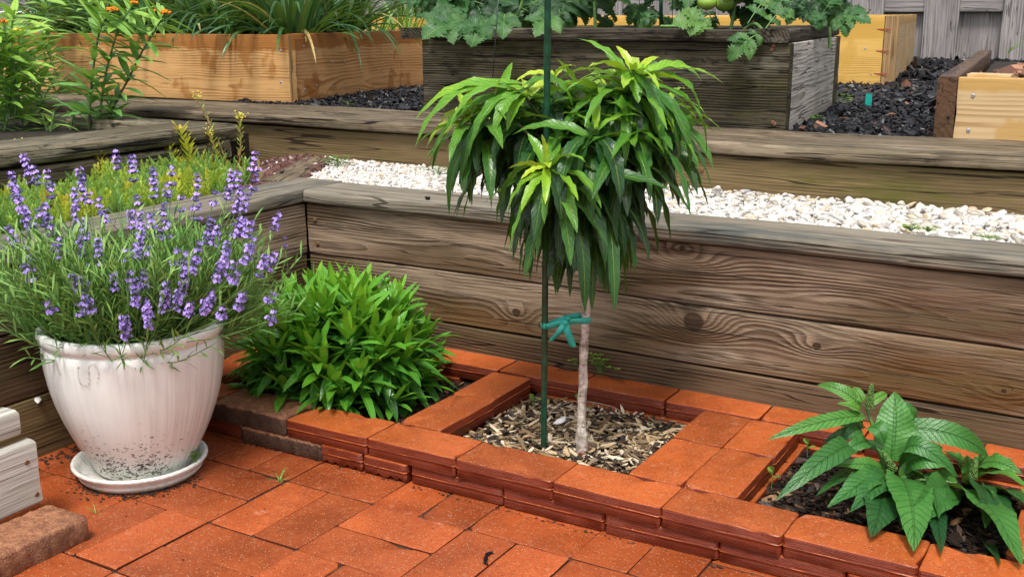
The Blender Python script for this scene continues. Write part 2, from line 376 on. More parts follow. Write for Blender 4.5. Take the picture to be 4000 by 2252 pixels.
def leaf(name, stops, rough=.38, trans=.28, vein=.35, vcol=None, spec=.5, veins=13., relief=.0012, speck=None):
    g = G(name); t = g.attr('tint'); lu = g.attr('lu'); lv = g.attr('lv'); av = g.m_('ABSOLUTE', lv)
    big = g.noise(g.coord(), 22., 3, .6); fine = g.noise(g.coord(), 240., 3, .6)
    f = g.add(t, g.add(g.mul(g.add(big, -.5), .35), g.mul(g.add(fine, -.5), .12)))
    c = g.ramp(f, stops); mid = g.rng(av, .12, .03)
    vv = g.m_('ABSOLUTE', g.m_('SINE', g.mul(g.add(lu, g.mul(av, -.12)), veins * math.pi)))
    vl = g.rng(vv, .28, .06)
    vc = vcol or tuple(min(1, x * 1.25 + .02) for x in stops[-1][1])
    c = g.mix(g.mul(mid, vein), c, vc); c = g.mix(g.mul(vl, vein * .35), c, tuple(x * .7 for x in stops[0][1]))
    if speck: c = g.mix(g.mul(g.rng(fine, .68, .74), .5), c, speck)
    h = g.add(g.mul(g.add(mid, vl), -.5), g.mul(fine, .45))
    nb = g.bump(h, relief)
    rg = g.add(rough - .08, g.mul(g.rng(big, .35, .65), .18))
    sh = g.bsdf(c, rg, nb, spec)
    return g.done(g.translucent(sh, g.mix(.5, c, (.25, .4, .03)), trans, nb))
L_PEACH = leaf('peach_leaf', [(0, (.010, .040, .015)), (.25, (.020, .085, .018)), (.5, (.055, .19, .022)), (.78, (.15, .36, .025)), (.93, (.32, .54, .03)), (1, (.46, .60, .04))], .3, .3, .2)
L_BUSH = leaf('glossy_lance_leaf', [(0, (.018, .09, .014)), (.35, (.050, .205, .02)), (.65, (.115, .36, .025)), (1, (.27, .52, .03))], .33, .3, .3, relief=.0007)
L_LAV = leaf('lavender_leaf', [(0, (.035, .11, .022)), (.5, (.14, .33, .06)), (1, (.36, .56, .15))], .55, .2, .1)
L_MILK = leaf('milkweed_leaf', [(0, (.035, .13, .03)), (.5, (.13, .34, .075)), (1, (.34, .56, .08))], .4, .3, .45, (.22, .36, .12))
L_TOM = leaf('tomato_leaf', [(0, (.010, .045, .014)), (.5, (.038, .13, .03)), (1, (.14, .28, .05))], .5, .25, .35, relief=.002)
L_STRAP = leaf('strap_leaf', [(0, (.012, .055, .02)), (.5, (.04, .13, .035)), (.88, (.11, .26, .045)), (.97, (.5, .38, .12)), (1, (.6, .45, .18))], .38, .25, .15, veins=0.)
L_DAY = leaf('bright_strap_leaf', [(0, (.03, .10, .02)), (.5, (.09, .24, .03)), (1, (.24, .42, .06))], .42, .3, .15, veins=0.)
L_BUD = leaf('butterfly_bush_leaf', [(0, (.014, .075, .022)), (.5, (.055, .20, .035)), (1, (.16, .36, .045))], .36, .2, .3, (.02, .06, .015), veins=15., relief=.003)
L_SED = leaf('stonecrop_leaf', [(0, (.13, .33, .12)), (.35, (.32, .55, .13)), (.7, (.60, .74, .09)), (.92, (.78, .74, .08)), (1, (.70, .50, .08))], .45, .4, 0.)
L_REDSED = leaf('red_stonecrop_leaf', [(0, (.20, .02, .018)), (1, (.42, .09, .05))], .35, .1, 0.)
L_CLOVER = leaf('clover_leaf', [(0, (.10, .24, .03)), (1, (.32, .46, .06))], .5, .35, .15)
PURPLE = flat('lavender_floret', (.38, .25, .72), .6, .3, var=.4, scale=160.)
CALYX = flat('lavender_calyx', (.13, .10, .25), .7, .3, var=.5, scale=160.)
STEMG = flat('green_stem', (.10, .20, .05), .55, var=.3)
STEMD = flat('dark_stem', (.06, .07, .03), .5, var=.4)
STEMR = flat('reddish_stem', (.24, .13, .06), .5, var=.3)
ORANGEF = flat('orange_floret', (.78, .23, .012), .55, .3, var=.35, scale=90.)
YELLOWF = flat('yellow_bud', (.62, .50, .07), .55, .3, var=.3, scale=120.)
BUDG = flat('green_flower_bud', (.085, .16, .035), .7, .3, var=.6, scale=260.)
STAKE = flat('green_plastic', (.009, .055, .028), .3, .5, var=.35, scale=60.)
RUST = flat('rusty_mark', (.16, .05, .02), .5)
TEAL = flat('teal_ribbon', (.015, .34, .27), .28, .5, var=.2, scale=30.)
STEEL = flat('zinc_screw', (.35, .38, .42), .35, .5, .7, var=.3, scale=300.)
RUSTY = flat('rusty_screw', (.17, .08, .04), .6, .4, .3, var=.4, scale=300.)
WIRE = flat('green_wire', (.012, .03, .022), .35)
SOIL = flat('dark_soil', (.022, .016, .011), .8, .3, var=.5, scale=70.)
SAND = flat('joint_sand', (.045, .026, .016), .85, .3, var=.5, scale=90.)
GROUND = flat('garden_ground', (.06, .045, .03), .9, .3, var=.4, scale=6.)
FILL = flat('gravel_gap_shade', (.07, .06, .05), .85, .3, var=.4, scale=80.)  # base under the pebbles darkened, so the gaps are coloured as shade
TOMATO = flat('green_tomato_skin', (.23, .36, .05), .22, .5, var=.15, scale=14.)
WHITEP = flat('white_plastic', (.75, .76, .78), .35, .5, var=.05)
QUARTZ = flat('white_stone', (.78, .76, .72), .45, var=.1)
def chips(name, stops, rough=.6, spec=.4, sc=200.):
    g = G(name); t = g.attr('tint'); n = g.noise(g.coord(), sc, 3, .6); n2 = g.noise(g.coord(), sc * .2, 3, .6)
    c = g.ramp(g.add(t, g.mul(g.add(n2, -.5), .25)), stops); c = g.mix(g.rng(n, .55, .75), c, tuple(x * .6 for x in stops[len(stops) // 2][1]))
    return g.done(g.bsdf(c, rough, g.bump(n, .0008), spec))
PEB = chips('white_pebble', [(0, (.20, .18, .16)), (.10, (.42, .37, .30)), (.25, (.55, .51, .46)), (.6, (.60, .575, .53)), (.86, (.66, .64, .62)), (.93, (.52, .37, .20)), (1, (.34, .35, .38))], .45)
LAVA = chips('red_lava_stone', [(0, (.035, .016, .014)), (.5, (.095, .035, .028)), (.85, (.15, .06, .045)), (.95, (.2, .13, .1)), (1, (.7, .65, .6))], .7)
WOODC = chips('wood_chip', [(0, (.012, .009, .007)), (.25, (.05, .034, .022)), (.45, (.22, .14, .07)), (.75, (.46, .325, .175)), (1, (.64, .55, .42))], .6, sc=320.)
DMULCH = chips('dark_mulch', [(0, (.008, .006, .005)), (.6, (.022, .013, .01)), (.92, (.06, .028, .016)), (1, (.25, .14, .06))], .5)
BMULCH = chips('black_mulch', [(0, (.003, .003, .004)), (.6, (.006, .006, .008)), (.95, (.014, .014, .017)), (.99, (.06, .06, .065)), (1, (.10, .035, .015))], .36, .34)
RMULCH = chips('red_bark_mulch', [(0, (.05, .022, .015)), (.5, (.16, .065, .035)), (1, (.34, .17, .10))], .5)

# ------------------------------------------------------------------ setting
def sheet(name, x0, x1, y0, y1, z, mat, n=2, bump=0.0):
    mb = MB(); xs = np.linspace(x0, x1, n); ys = np.linspace(y0, y1, n)
    V = np.array([(x, y, z + (rnd.uniform(-1, 1) * bump if 0 < i < n - 1 and 0 < j < n - 1 else 0)) for j, y in enumerate(ys) for i, x in enumerate(xs)])
    F = np.array([(j * n + i, j * n + i + 1, (j + 1) * n + i + 1, (j + 1) * n + i) for j in range(n - 1) for i in range(n - 1)])
    mb.add(V, F); return tag(mb.build(name, mat), kind='structure')
sheet('ground', -60, 60, -60, 60, -.125, GROUND)
def slab(name, x0, x1, y0, y1, z0, z1, mat, kind='structure'):
    mb = MB(); V = [(x, y, z) for z in (z0, z1) for x, y in ((x0, y0), (x1, y0), (x1, y1), (x0, y1))]
    mb.add(V, [(3, 2, 1, 0), (4, 5, 6, 7), (0, 1, 5, 4), (1, 2, 6, 5), (2, 3, 7, 6), (3, 0, 4, 7)])
    return tag(mb.build(name, mat, smooth=False), kind=kind)
def slabp(name, q, z0, z1, mat):
    mb = MB(); V = [(x, y, z) for z in (z0, z1) for x, y in q]
    mb.add(V, [(3, 2, 1, 0), (4, 5, 6, 7), (0, 1, 5, 4), (1, 2, 6, 5), (2, 3, 7, 6), (3, 0, 4, 7)])
    return tag(mb.build(name, mat, smooth=False), kind='structure')
slab('joint_sand', -.43, 2.2, -1.55, .2, -.12, -.0755, SAND)
slab('soil_bed', -.40, .21, .098, .555, -.119, -.046, SOIL)
slab('soil_bed', .295, .71, .098, .47, -.118, -.05, SOIL)
slab('soil_bed', .89, 1.32, .098, .47, -.118, -.05, SOIL)
slab('gravel_terrace', -.95, 2.4, .605, 1.065, -.119, .326, FILL)
slab('gravel_terrace', -.90, -.46, -1.6, .60, -.119, .335, SOIL)
slab('planter_soil', -2.6, -1.06, -1.0, 1.04, -.119, .415, SOIL)
slab('mulch_terrace', -16.0, 5.0, 1.30, 6.9, -.119, .452, SOIL)

# bricks -----------------------------------------------------------------------
def brick_mesh(mb, c, Lx, Ly, h, seed=0, chip=0, tint=0., groove=True, seg=10, soft=.0017):
    """extruded clay brick centred on c=(x,y,zbottom): smooth upper band, groove, combed lower band, chips"""
    r_ = random.Random(seed); nx, ny = seg, max(4, seg // 2)
    plan = []
    hx, hy, r = Lx / 2, Ly / 2, .004
    for i in range(nx): plan.append((-hx + r + (Lx - 2 * r) * i / (nx - 1), -hy))
    for i in range(ny): plan.append((hx, -hy + r + (Ly - 2 * r) * i / (ny - 1)))
    for i in range(nx): plan.append((hx - r - (Lx - 2 * r) * i / (nx - 1), hy))
    for i in range(ny): plan.append((-hx, hy - r - (Ly - 2 * r) * i / (ny - 1)))
    plan = np.array(plan); m = len(plan)
    lev = [(0, .0015), (.002, 0)]
    if groove: lev += [(h * .50, .0005), (h * .53, -.0007), (h * .56, .0002)]
    lev += [(h - soft, 0), (h - soft * .3, soft * .35), (h, soft)]
    V = []
    for z, ins in lev:
        q = plan * (1 - ins / np.array([hx, hy])); jit = np.array([[r_.gauss(0, .00025), r_.gauss(0, .00025)] for _ in plan])
        V.append(np.column_stack([q + jit, np.full(m, z)]))
    V = np.concatenate(V)
    for _ in range(chip):
        i = r_.randrange(m); p = np.array([*plan[i], h]); rad = r_.uniform(.006, .013)
        d = np.linalg.norm(V - p, axis=1); f = np.clip(1 - d / rad, 0, 1)
        V[:, :2] -= (f * .006)[:, None] * np.sign(p[:2]) * (np.abs(p[:2]) > np.array([hx, hy]) * .9); V[:, 2] -= f * .006
    n = len(lev)
    F = [(k * m + j, k * m + (j + 1) % m, (k + 1) * m + (j + 1) % m, (k + 1) * m + j) for k in range(n - 1) for j in range(m)]
    top = [(n - 1) * m + j for j in range(m)]
    inner = np.column_stack([plan * (1 - (soft + .004) / np.array([hx, hy])), np.full(m, h)])
    if chip: inner[:, 2] = np.minimum(h, V[(n_l := len(lev) - 1) * m:, 2] + .0025)
    V = np.vstack([V, inner]); lev.append((h, .006))
    n = len(lev); F = [(k * m + j, k * m + (j + 1) % m, (k + 1) * m + (j + 1) % m, (k + 1) * m + j) for k in range(n - 1) for j in range(m)]
    top = [(n - 1) * m + j for j in range(m)]
    V = np.vstack([V, [[0, 0, h]], [[0, 0, 0]]])
    F += [(top[j], top[(j + 1) % m], n * m) for j in range(m)] + [((j + 1) % m, j, n * m + 1) for j in range(m)]
    mb.add(V + np.array(c), F, tint=tint)
H1, Z1, Z0 = .0345, -.0345, -.0705
_bm = {}
def brick(label, cx, cy, z, along='x', L=.1985, W=.0975, h=H1, mat=None, chip=None, rot=0., group='orange edging bricks round the planting squares', name='edging_brick', rough=False, tint=0.):
    v = rnd.randrange(5); chip = rnd.choice((0, 1, 1, 2)) if chip is None else chip
    key = (v, round(L, 3), round(W, 3), round(h, 4), chip, rough, tint)
    if key not in _bm:
        mb = MB()
        if rough: brick_mesh(mb, (0, 0, 0), L, W, h, v, chip + 2, tint, False, 26, .006)
        else: brick_mesh(mb, (0, 0, 0), L, W, h, v * 7 + chip, chip, tint)
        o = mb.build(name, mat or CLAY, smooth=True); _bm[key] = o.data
        try: o.data.set_sharp_from_angle(angle=R(40))
        except Exception: pass
        if rough:
            a = np.zeros(len(o.data.vertices) * 3); o.data.vertices.foreach_get('co', a)
            a += rng.normal(0, .0007, len(a)); o.data.vertices.foreach_set('co', a)
    else:
        o = bpy.data.objects.new(name, _bm[key]); COL.objects.link(o)
    o.location = (cx, cy, z); o.rotation_euler = (rnd.gauss(0, .004), rnd.gauss(0, .003), (math.pi / 2 if along == 'y' else 0) + rnd.gauss(0, .006) + rot)
    return tag(o, label, 'brick', group)
ORD = ['first', 'second', 'third', 'fourth', 'fifth', 'sixth', 'seventh', 'eighth', 'ninth', 'tenth']
for i in range(8):
    brick(f'{ORD[i]} smooth orange brick right of the rough brown one, front edging, top layer', .1 + .2 * i + .001, .0485 + rnd.gauss(0, .0015), Z1, chip=2 if i in (1, 2, 4, 5) else 1)
brick('orange brick hidden partly behind the white pot, front edging, top layer', -.305, .0485, Z1, chip=0)
brick('rough brown brick between the white pot and the smooth orange edging, top layer', -.102, .047, Z1 - .001, L=.2, W=.1, h=.038, mat=ROUGH, rough=True, group='rough brown bricks', tint=1.)
brick('rough black-fronted brick under the edging, lower layer beside the white pot', -.018, .047, Z0, L=.212, W=.1, h=.034, mat=ROUGH, rough=True, group='rough brown bricks', tint=1.)
brick('dark red brick end just right of the white pot, lower layer of front edging', -.228, .054, Z0, h=.0345, chip=1)
def toothed(label, cx):                                  # cut brick set on end, its broken lower edge shows teeth
    o = brick(label, cx, .047, Z0 + .0008, L=.1, W=.1, h=.0345, chip=0)
    me = o.data = o.data.copy(); a = np.zeros(len(me.vertices) * 3); me.vertices.foreach_get('co', a); a = a.reshape(-1, 3)
    for p in a:
        if p[1] < -.045 and p[2] < .004: p[2] += .006 * (1 if int((p[0] + .05) / .0111) % 2 else 0)
    me.vertices.foreach_set('co', a.ravel())
toothed('short cut brick with toothed lower edge, beside the black-fronted lower brick', .139)
toothed('second short cut brick with toothed lower edge, lower layer of front edging', .243)
for i, x in enumerate((.398, .598, .799, .999, 1.2, 1.4, 1.6)):
    brick(f'{ORD[i]} full-length brick right of the toothed cut bricks, lower layer of front edging', x, .052 + rnd.gauss(0, .001), Z0, h=.0345)
for i, x in enumerate((.305, .506, .708, .91, 1.112, 1.314, 1.516)):
    nm = ('behind the green stake', 'behind the tree trunk', 'behind the tree bed', 'behind the double divider', 'left behind the butterfly bush', 'right behind the butterfly bush', 'at the far right')
    brick(f'orange brick along the foot of the board wall, top layer, {nm[i]}', x, .5175, Z1, W=.088)
    if i < 6: brick(f'dark red lower-layer brick at the board wall foot, {nm[i]}', x + .1, .512, Z0, W=.094, h=.0345)
brick('orange brick along the board wall beside the round green shrub, top layer', .103, .5175, Z1, W=.088)
brick('dark red brick along the board wall beside the round green shrub, lower layer', .0, .512, Z0, W=.094, h=.0345)
brick('near brick of the single divider, orange, chipped at its far corner', .2525, .2, Z1, 'y', chip=2)
brick('far brick of the single divider, orange, touching the back row', .2495, .378, Z1, 'y', L=.165)
brick('near lower brick under the single divider by the round shrub', .236, .215, Z0, 'y', h=.0345)
brick('far lower brick under the single divider by the round shrub', .246, .395, Z0, 'y', L=.15, h=.0345)
for k, (x, s) in enumerate(((.7475, 'left'), (.8465, 'right'))):
    brick(f'near brick of the double divider, {s} row, top layer', x, .1955, Z1 + k * .001, 'y', chip=1 + k)
    brick(f'far brick of the double divider, {s} row, top layer', x, .3785, Z1 + .001, 'y', L=.165, chip=k)
brick('near lower brick under the double divider on the butterfly bush side', .853, .205, Z0, 'y', h=.0345)
brick('far lower brick under the double divider on the butterfly bush side', .857, .39, Z0, 'y', L=.16, h=.0345)
for i in range(2):
    brick(f'{("near", "far")[i]} orange brick of the right-hand end of the butterfly bush bed', 1.353, .2 + .19 * i, Z1, 'y', L=.18)
    brick(f'{("near", "far")[i]} lower brick at the right-hand end of the butterfly bush bed', 1.356, .19 + .19 * i, Z0, 'y', L=.18, h=.0345)
    brick(f'{("near", "far")[i]} flat orange brick left of the round shrub along the side wall', -.352, .2 + .2 * i, Z1, 'y')
    brick(f'{("near", "far")[i]} lower brick left of the round shrub along the side wall', -.355, .2 + .2 * i, Z0, 'y', h=.0345)
brick('rough reddish brick on the patio under the bleached wooden step', -.082, -.556, -.072, 'y', L=.215, W=.1, h=.043, mat=ROUGH, rough=True, group='rough brown bricks', tint=.25, rot=-.015)

# patio: basket weave of clay pavers
mb = MB(); A0, B0 = .0904, -.1019
for i in range(-3, 9):
    for j in range(-7, 1):
        for h_ in (0, 1):
            if (i + j) % 2 == 0: cx, cy, sx, sy = A0 + (i + .5) * .2, B0 + j * .2 + .05 + .1 * h_, .1984, .0984
            else: cx, cy, sx, sy = A0 + i * .2 + .05 + .1 * h_, B0 + (j + .5) * .2, .0984, .1984
            if cx < -.46 or cy > .12: continue
            cx += rnd.gauss(0, .0009); cy += rnd.gauss(0, .0009); s0 = rnd.randrange(10 ** 6)
            sub = MB(); brick_mesh(sub, (0, 0, 0), sx, sy, .028, s0, rnd.choice((0, 0, 1, 1)), rnd.random(), False, 8, .0015)
            V = sub.V[0]; a = rnd.gauss(0, .004); ca, sa = math.cos(a), math.sin(a)
            tx, ty, dz = rnd.gauss(0, .004), rnd.gauss(0, .004), rnd.gauss(0, .0006)
            V = np.column_stack([V[:, 0] * ca - V[:, 1] * sa + cx, V[:, 0] * sa + V[:, 1] * ca + cy, V[:, 2] - .1002 + dz + V[:, 0] * tx + V[:, 1] * ty])
            mb.add(V, [tuple(f) for g_ in sub.F for f in g_], tint=rnd.random())
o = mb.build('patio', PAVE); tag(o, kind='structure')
o.data.set_sharp_from_angle(angle=R(40))

# boards -----------------------------------------------------------------------
def board(mb, O, ex, ey, ez, L, W, T, r=.004, off=None, wob=.0012, nl=None, mat=0, ends=0, taper=None):
    """timber from corner O: length along ex, width along ey, thickness along ez"""
    O, ex, ey, ez = [np.asarray(v, float) for v in (O, ex, ey, ez)]
    ex, ey, ez = nrm(ex), nrm(ey), nrm(ez)
    if np.dot(np.cross(ex, ey), ez) < 0: flip = True
    else: flip = False
    cs = []
    for (w, t, a0) in ((r, r, 180), (W - r, r, 270), (W - r, T - r, 0), (r, T - r, 90)):
        for a in (0, 30, 60, 90): cs.append((w + r * math.cos(R(a0 + a)), t + r * math.sin(R(a0 + a))))
    full = []
    for i, p in enumerate(cs):
        q = cs[(i + 1) % len(cs)]; full.append(p)
        k = int(max(abs(q[0] - p[0]), abs(q[1] - p[1])) / .03)
        for j in range(1, k + 1): full.append((p[0] + (q[0] - p[0]) * j / (k + 1), p[1] + (q[1] - p[1]) * j / (k + 1)))
    cs = np.array(full); m = len(cs); nl = nl or max(3, int(L / .06)); ls = np.linspace(0, L, nl)
    off = rnd.uniform(2, 60) if off is None else off; po = rnd.uniform(-.25, .25) * W if off else 0
    V, gp = [], []
    ph = [rnd.uniform(0, 6.28) for _ in range(6)]
    for l in ls:
        bow = np.array([math.sin(l * 2.1 + ph[0]) * wob + math.sin(l * 7 + ph[1]) * wob * .4, math.sin(l * 2.7 + ph[2]) * wob + math.sin(l * 9 + ph[3]) * wob * .4])
        c = cs + bow + rng.normal(0, wob * .16, cs.shape)
        ll = l + rng.normal(0, .0008, m) if l in (0, L) else np.full(m, l)
        V.append(O + np.outer(ll, ex) + np.outer(c[:, 0], ey) + np.outer(c[:, 1], ez))
        gp.append(np.column_stack([ll + off, cs[:, 0] - W / 2 + po, cs[:, 1]]))
    F = [(i * m + j, i * m + (j + 1) % m, (i + 1) * m + (j + 1) % m, (i + 1) * m + j) for i in range(nl - 1) for j in range(m)]
    F = [f[::-1] for f in F]
    F += [tuple(range(m)), tuple((nl - 1) * m + j for j in range(m - 1, -1, -1))]
    if flip: F = [f[::-1] for f in F]
    mt = np.full(len(F), mat);
    V = np.concatenate(V); gp = np.concatenate(gp)
    # keep quads and caps in separate groups with their materials
    mb.add(V, F[:-2], mat, gp=gp); n0 = mb.n
    mb.F.append(np.array([f for f in F[-2:]]) + n0 - len(V)); mb.M.append(np.array([ends, ends]) if ends else np.array([mat, mat]))
def plank(name, parent, mats, *a, **k):
    mb = MB(); board(mb, *a, **k); o = mb.build(name, mats, parent, smooth=True)
    o.data.set_sharp_from_angle(angle=R(50)); return o
def screw(parent, P, n, mat=None, r=.0042, name='screw'):
    mb = MB(); n = nrm(n); a = nrm(np.cross(n, [0, 0, 1.0] if abs(n[2]) < .9 else [1, 0, 0])); b = np.cross(n, a); P = np.asarray(P, float)
    m = 12; V = []
    for rr, h in ((1.15, 0), (1, .0012), (.75, .0016), (.3, .0008)):
        V += [P + n * h + r * rr * (math.cos(6.283 * i / m) * a + math.sin(6.283 * i / m) * b) for i in range(m)]
    F = [(k * m + j, k * m + (j + 1) % m, (k + 1) * m + (j + 1) % m, (k + 1) * m + j) for k in range(3) for j in range(m)] + [tuple(3 * m + j for j in range(m))]
    mb.add(V, F); return mb.build(name, mat or STEEL, parent)
X, Y, Z = (1, 0, 0), (0, 1, 0), (0, 0, 1)

# front retaining wall
w = empty('retaining_wall', (.5, .56, -.1), 'long brown board wall behind the brick beds, with grey cap board', 'wall')
XL = -.411
for (z0, z1, mt, yo, of) in ((.1895, .3165, W_WALL, 0, -.414), (.0615, .186, W_WALL2, .002, -.414), (-.10, .058, W_WALL3, .001, None)):
    plank('board', w, mt, (XL, .56 + yo, z0), X, Z, Y, 2.6, z1 - z0, .038, .0035, off=of if of is None else XL, wob=.0014)
plank('cap_board', w, W_CAP, (-.404, .542, .321), X, Y, Z, 2.6, .158, .033, .008, wob=.0018)
for u, v in ((791, 552), (798, 612), (1232, 830 - 300)): 
    P = at(u, v, 'y', .5585); screw(w, P, (0, -1, 0), RUSTY, .005)
# left retaining wall
w = empty('retaining_wall', (-.42, -.2, -.1), 'short side board wall behind the lavender pot, brown with a grey cap board', 'wall')
for (z0, z1, mt) in ((.1895, .3165, W_WALL), (.054, .186, W_WALL3), (-.10, .050, W_UPB)):
    plank('board', w, mt, (-.414, -1.6, z0), Y, Z, (-1, 0, 0), 2.155, z1 - z0, .038, .0035)
plank('cap_board', w, W_CAP, (-.562, -1.6, .3195), Y, X, Z, 2.30, .156, .033, .007, wob=.0014)
# upper retaining wall
w = empty('retaining_wall', (.4, 1.07, .3), 'low upper board wall behind the white gravel, olive board under a rough cap', 'wall')
plank('board', w, W_UPB, (-2.9, 1.072, .30), X, Z, Y, 5.0, .137, .036, .004, wob=.002)
plank('cap_board', w, W_UPCAP, (-2.9, 1.05, .441), X, Y, Z, 5.0, .35, .031, .009, wob=.003, nl=120)
for u, v in ((1982, 488), (1764, 428), (1592, 357)): screw(w, at(u, v, 'y', 1.0705), (0, -1, 0), RUSTY, .005)
# divider timber between red and white gravel
a, b = np.array([-.835, 1.135, .296]), np.array([-.555, .60, .296]); ex = b - a
mb = MB(); board(mb, a + np.array([-.045, 0, 0]), ex, np.cross((0, 0, 1.), nrm(ex)), Z, np.linalg.norm(ex), .085, .058, .006, wob=.002)
tag(mb.build('divider_timber', W_UPCAP, origin=a), 'narrow grey timber lying between the red stones and the white gravel', 'timber')
# old planter at left
w = empty('timber_planter', (-1.0, .2, .33), 'old dark timber planter bed holding the milkweed, left of the stonecrops', 'planter')
plank('cap_timber', w, W_PLANT, (-1.125, -1.0, .425), Y, X, Z, 1.85, .205, .044, .012, wob=.002, nl=50)
plank('timber', w, W_PLANT, (-1.08, -1.0, .372), Y, X, Z, 1.73, .155, .048, .008, wob=.002)
plank('timber', w, W_PLANT, (-1.08, -1.0, .30), Y, X, Z, 1.75, .157, .069, .008, wob=.002)
plank('timber', w, [W_PLANT, W_PLANT], (-1.5, .735, .372), X, Y, Z, .577, .09, .05, .006)
plank('rear_timber', w, W_PLANT, (-3.0, .86, .40), X, Y, Z, 1.96, .12, .05, .008)

# orange raised bed
SK = nrm(np.array([-.17, 1.0, 0]))                       # the beds on the terrace stand a little askew
w = empty('raised_bed', (-1.37, 1.585, .455), 'raised bed of new orange boards with wet patches, full of strappy onion leaves', 'raised bed')
c = np.array([-1.366, 1.585, .455])
plank('front_board', w, W_ORANGE, c + (-2.6, 0, 0), X, Z, Y, 2.6, .25, .038, .002, wob=.0006)
plank('end_board', w, W_ORANGE2, c + SK * .040 + (0, 0, .001), SK, Z, (-1, 0, 0), 1.6, .252, .038, .002, wob=.0006)
plank('end_grain', w, W_ENDGRAIN, c + (.003, .001, .0005), Z, SK, (-1, 0, 0), .2475, .037, .03, .003, wob=.0008)
plank('rear_board', w, W_ORANGE, c + (-2.9, 1.6, 0), X, Z, Y, 2.6, .25, .038, .002)
for u, v in ((706, 127), (706, 207)): screw(w, at(u, v, 'y', 1.5845), (0, -1, 0))
nx = nrm(np.array([1, .17, 0]))
def onend(u, v, P, n):
    d = ray(u, v); return CAM + d * ((P - CAM) @ n) / (d @ n)
for u, v in ((764, 117), (793, 122), (767, 226), (797, 215)): screw(w, onend(u, v, c + nx * .001, nx), nx)
for u, v in ((957, 122), (984, 120), (961, 135), (984, 134), (956, 178), (985, 174), (962, 192), (983, 190), (834, 158), (866, 157), (835, 219), (868, 217)):
    P = onend(u, v, c + nx * .001, nx); mb = MB(); tube(mb, [P + (0, 0, .006), P + nx * .003 + (0, 0, .004), P + nx * .003 - (0, 0, .004), P - (0, 0, .006)], .0012, 5); mb.build('staple', STEEL, w)
slabp('bed_soil', [(-4.0, 1.63), (-1.43, 1.63), (-1.66, 3.1), (-4.2, 3.1)], .46, .672, SOIL)

# grey raised bed in the middle
cl = at(1058, 280, 'z', .455); cl = np.array([-.655, 1.425, .455]); cr = np.array([.546, 1.416, .455])
w = empty('raised_bed', (0, 1.42, .455), 'old mossy grey raised bed with a cap frame, holding the tomato plants', 'raised bed')
ex = nrm(cr - cl); SB = nrm(np.array([-.135, 1, 0])); nb = nrm(np.array([1, .135, 0])); D2 = 1.0
plank('front_board', w, W_GREY, cl, ex, Z, (0, 1, 0), np.linalg.norm(cr - cl) - .002, .243, .036, .003, wob=.001)
plank('side_board', w, W_SILVER, cr + SB * .039, SB, Z, -nb, D2 - .075, .243, .036, .003, wob=.001)
plank('side_board', w, W_GREY, cl + SB * .04, SB, Z, nb, D2 - .04, .243, .036, .003)
plank('rear_board', w, W_GREY, cl + SB * D2, ex, Z, (0, 1, 0), np.linalg.norm(cr - cl), .243, .036, .003)
plank('corner_post', w, W_GREY, cr + SB * (D2 - .03) + nb * .001, Z, SB, -nb, .242, .036, .05, .003)
zt = .7
plank('cap_board', w, W_BLACK, np.array([-.615, 1.40, zt]), ex, Y, Z, 1.06, .10, .034, .006, wob=.0015)
plank('cap_board', w, W_BLACK, np.array([.449, 1.395, zt + .001]), SB, nb, Z, D2 + .06, .098, .036, .008, wob=.001)
plank('cap_board', w, W_BLACK, np.array([-.72, 1.40, zt + .001]), SB, nb, Z, D2 + .06, .098, .034, .006)
plank('cap_board', w, W_GREY, cl + SB * D2 + (0.05, -.02, zt - .455), ex, Y, Z, 1.12, .09, .034, .006)
for u, v in ((1943, 308), (1945, 115), (1940, 125), (1948, 312)): screw(w, at(u, v, 'y', 1.4135), (0, -1, 0), RUSTY, .005)
slabp('bed_soil', [(-.64, 1.47), (.49, 1.47), (.38, 2.36), (-.74, 2.36)], .46, .672, SOIL)

# yellow raised bed at the back
cc = np.array([.29, 3.661, .455]); S3 = nrm(np.array([-.16, 1, 0])); n3 = nrm(np.array([1, .16, 0])); e3 = nrm(np.array([-1, -.10, 0]))
w = empty('raised_bed', cc, 'raised bed of new yellow boards standing near the grey fence', 'raised bed')
plank('front_board', w, W_YELLOW, cc + (0, 0, -.003), e3, Z, (0, 1, 0), 3.4, .312, .04, .002, wob=.0008)
plank('end_grain', w, W_ENDGRAIN, cc + (.003, .001, 0), Z, n3, S3, .309, .058, .045, .003, wob=.0006)
plank('side_board', w, W_TAN, cc + n3 * .058 + S3 * .006, S3, Z, -n3, 2.3, .312, .04, .002, wob=.0008)
plank('rear_board', w, W_YELLOW, cc + S3 * 2.3, e3, Z, (0, 1, 0), 3.4, .31, .04, .002)
for u, v in ((2175, 123), (2190, 187)): screw(w, near(u, v, cc, -.002), (0, -1, 0))
for dz in (.25, .155, .055):                              # red marking strokes on the corner
    mb = MB(); q = cc + (0, 0, dz); mb.add([q + (-.06, -.0022, -.002), q + (.0, -.0022, -.003), q + (.0, -.0022, .003), q + (-.06, -.0022, .002), q + (.03, -.003, -.003), q + (.03, -.003, .003)], [(0, 1, 2, 3), (1, 4, 5, 2)]); mb.build('red_mark', flat('red_marker_%d' % (dz * 1000), (.32, .05, .03)), w)
mb = MB(); V = [cc + e3 * .04 + (0, .05, .26), cc + e3 * 3.3 + (0, .05, .26), cc + e3 * 3.3 + S3 * 2.2 + (0, 0, .26), cc + S3 * 2.2 + (0, 0, .26)]; mb.add(V, [(0, 1, 2, 3)]); tag(mb.build('bed_soil', SOIL), kind='structure')

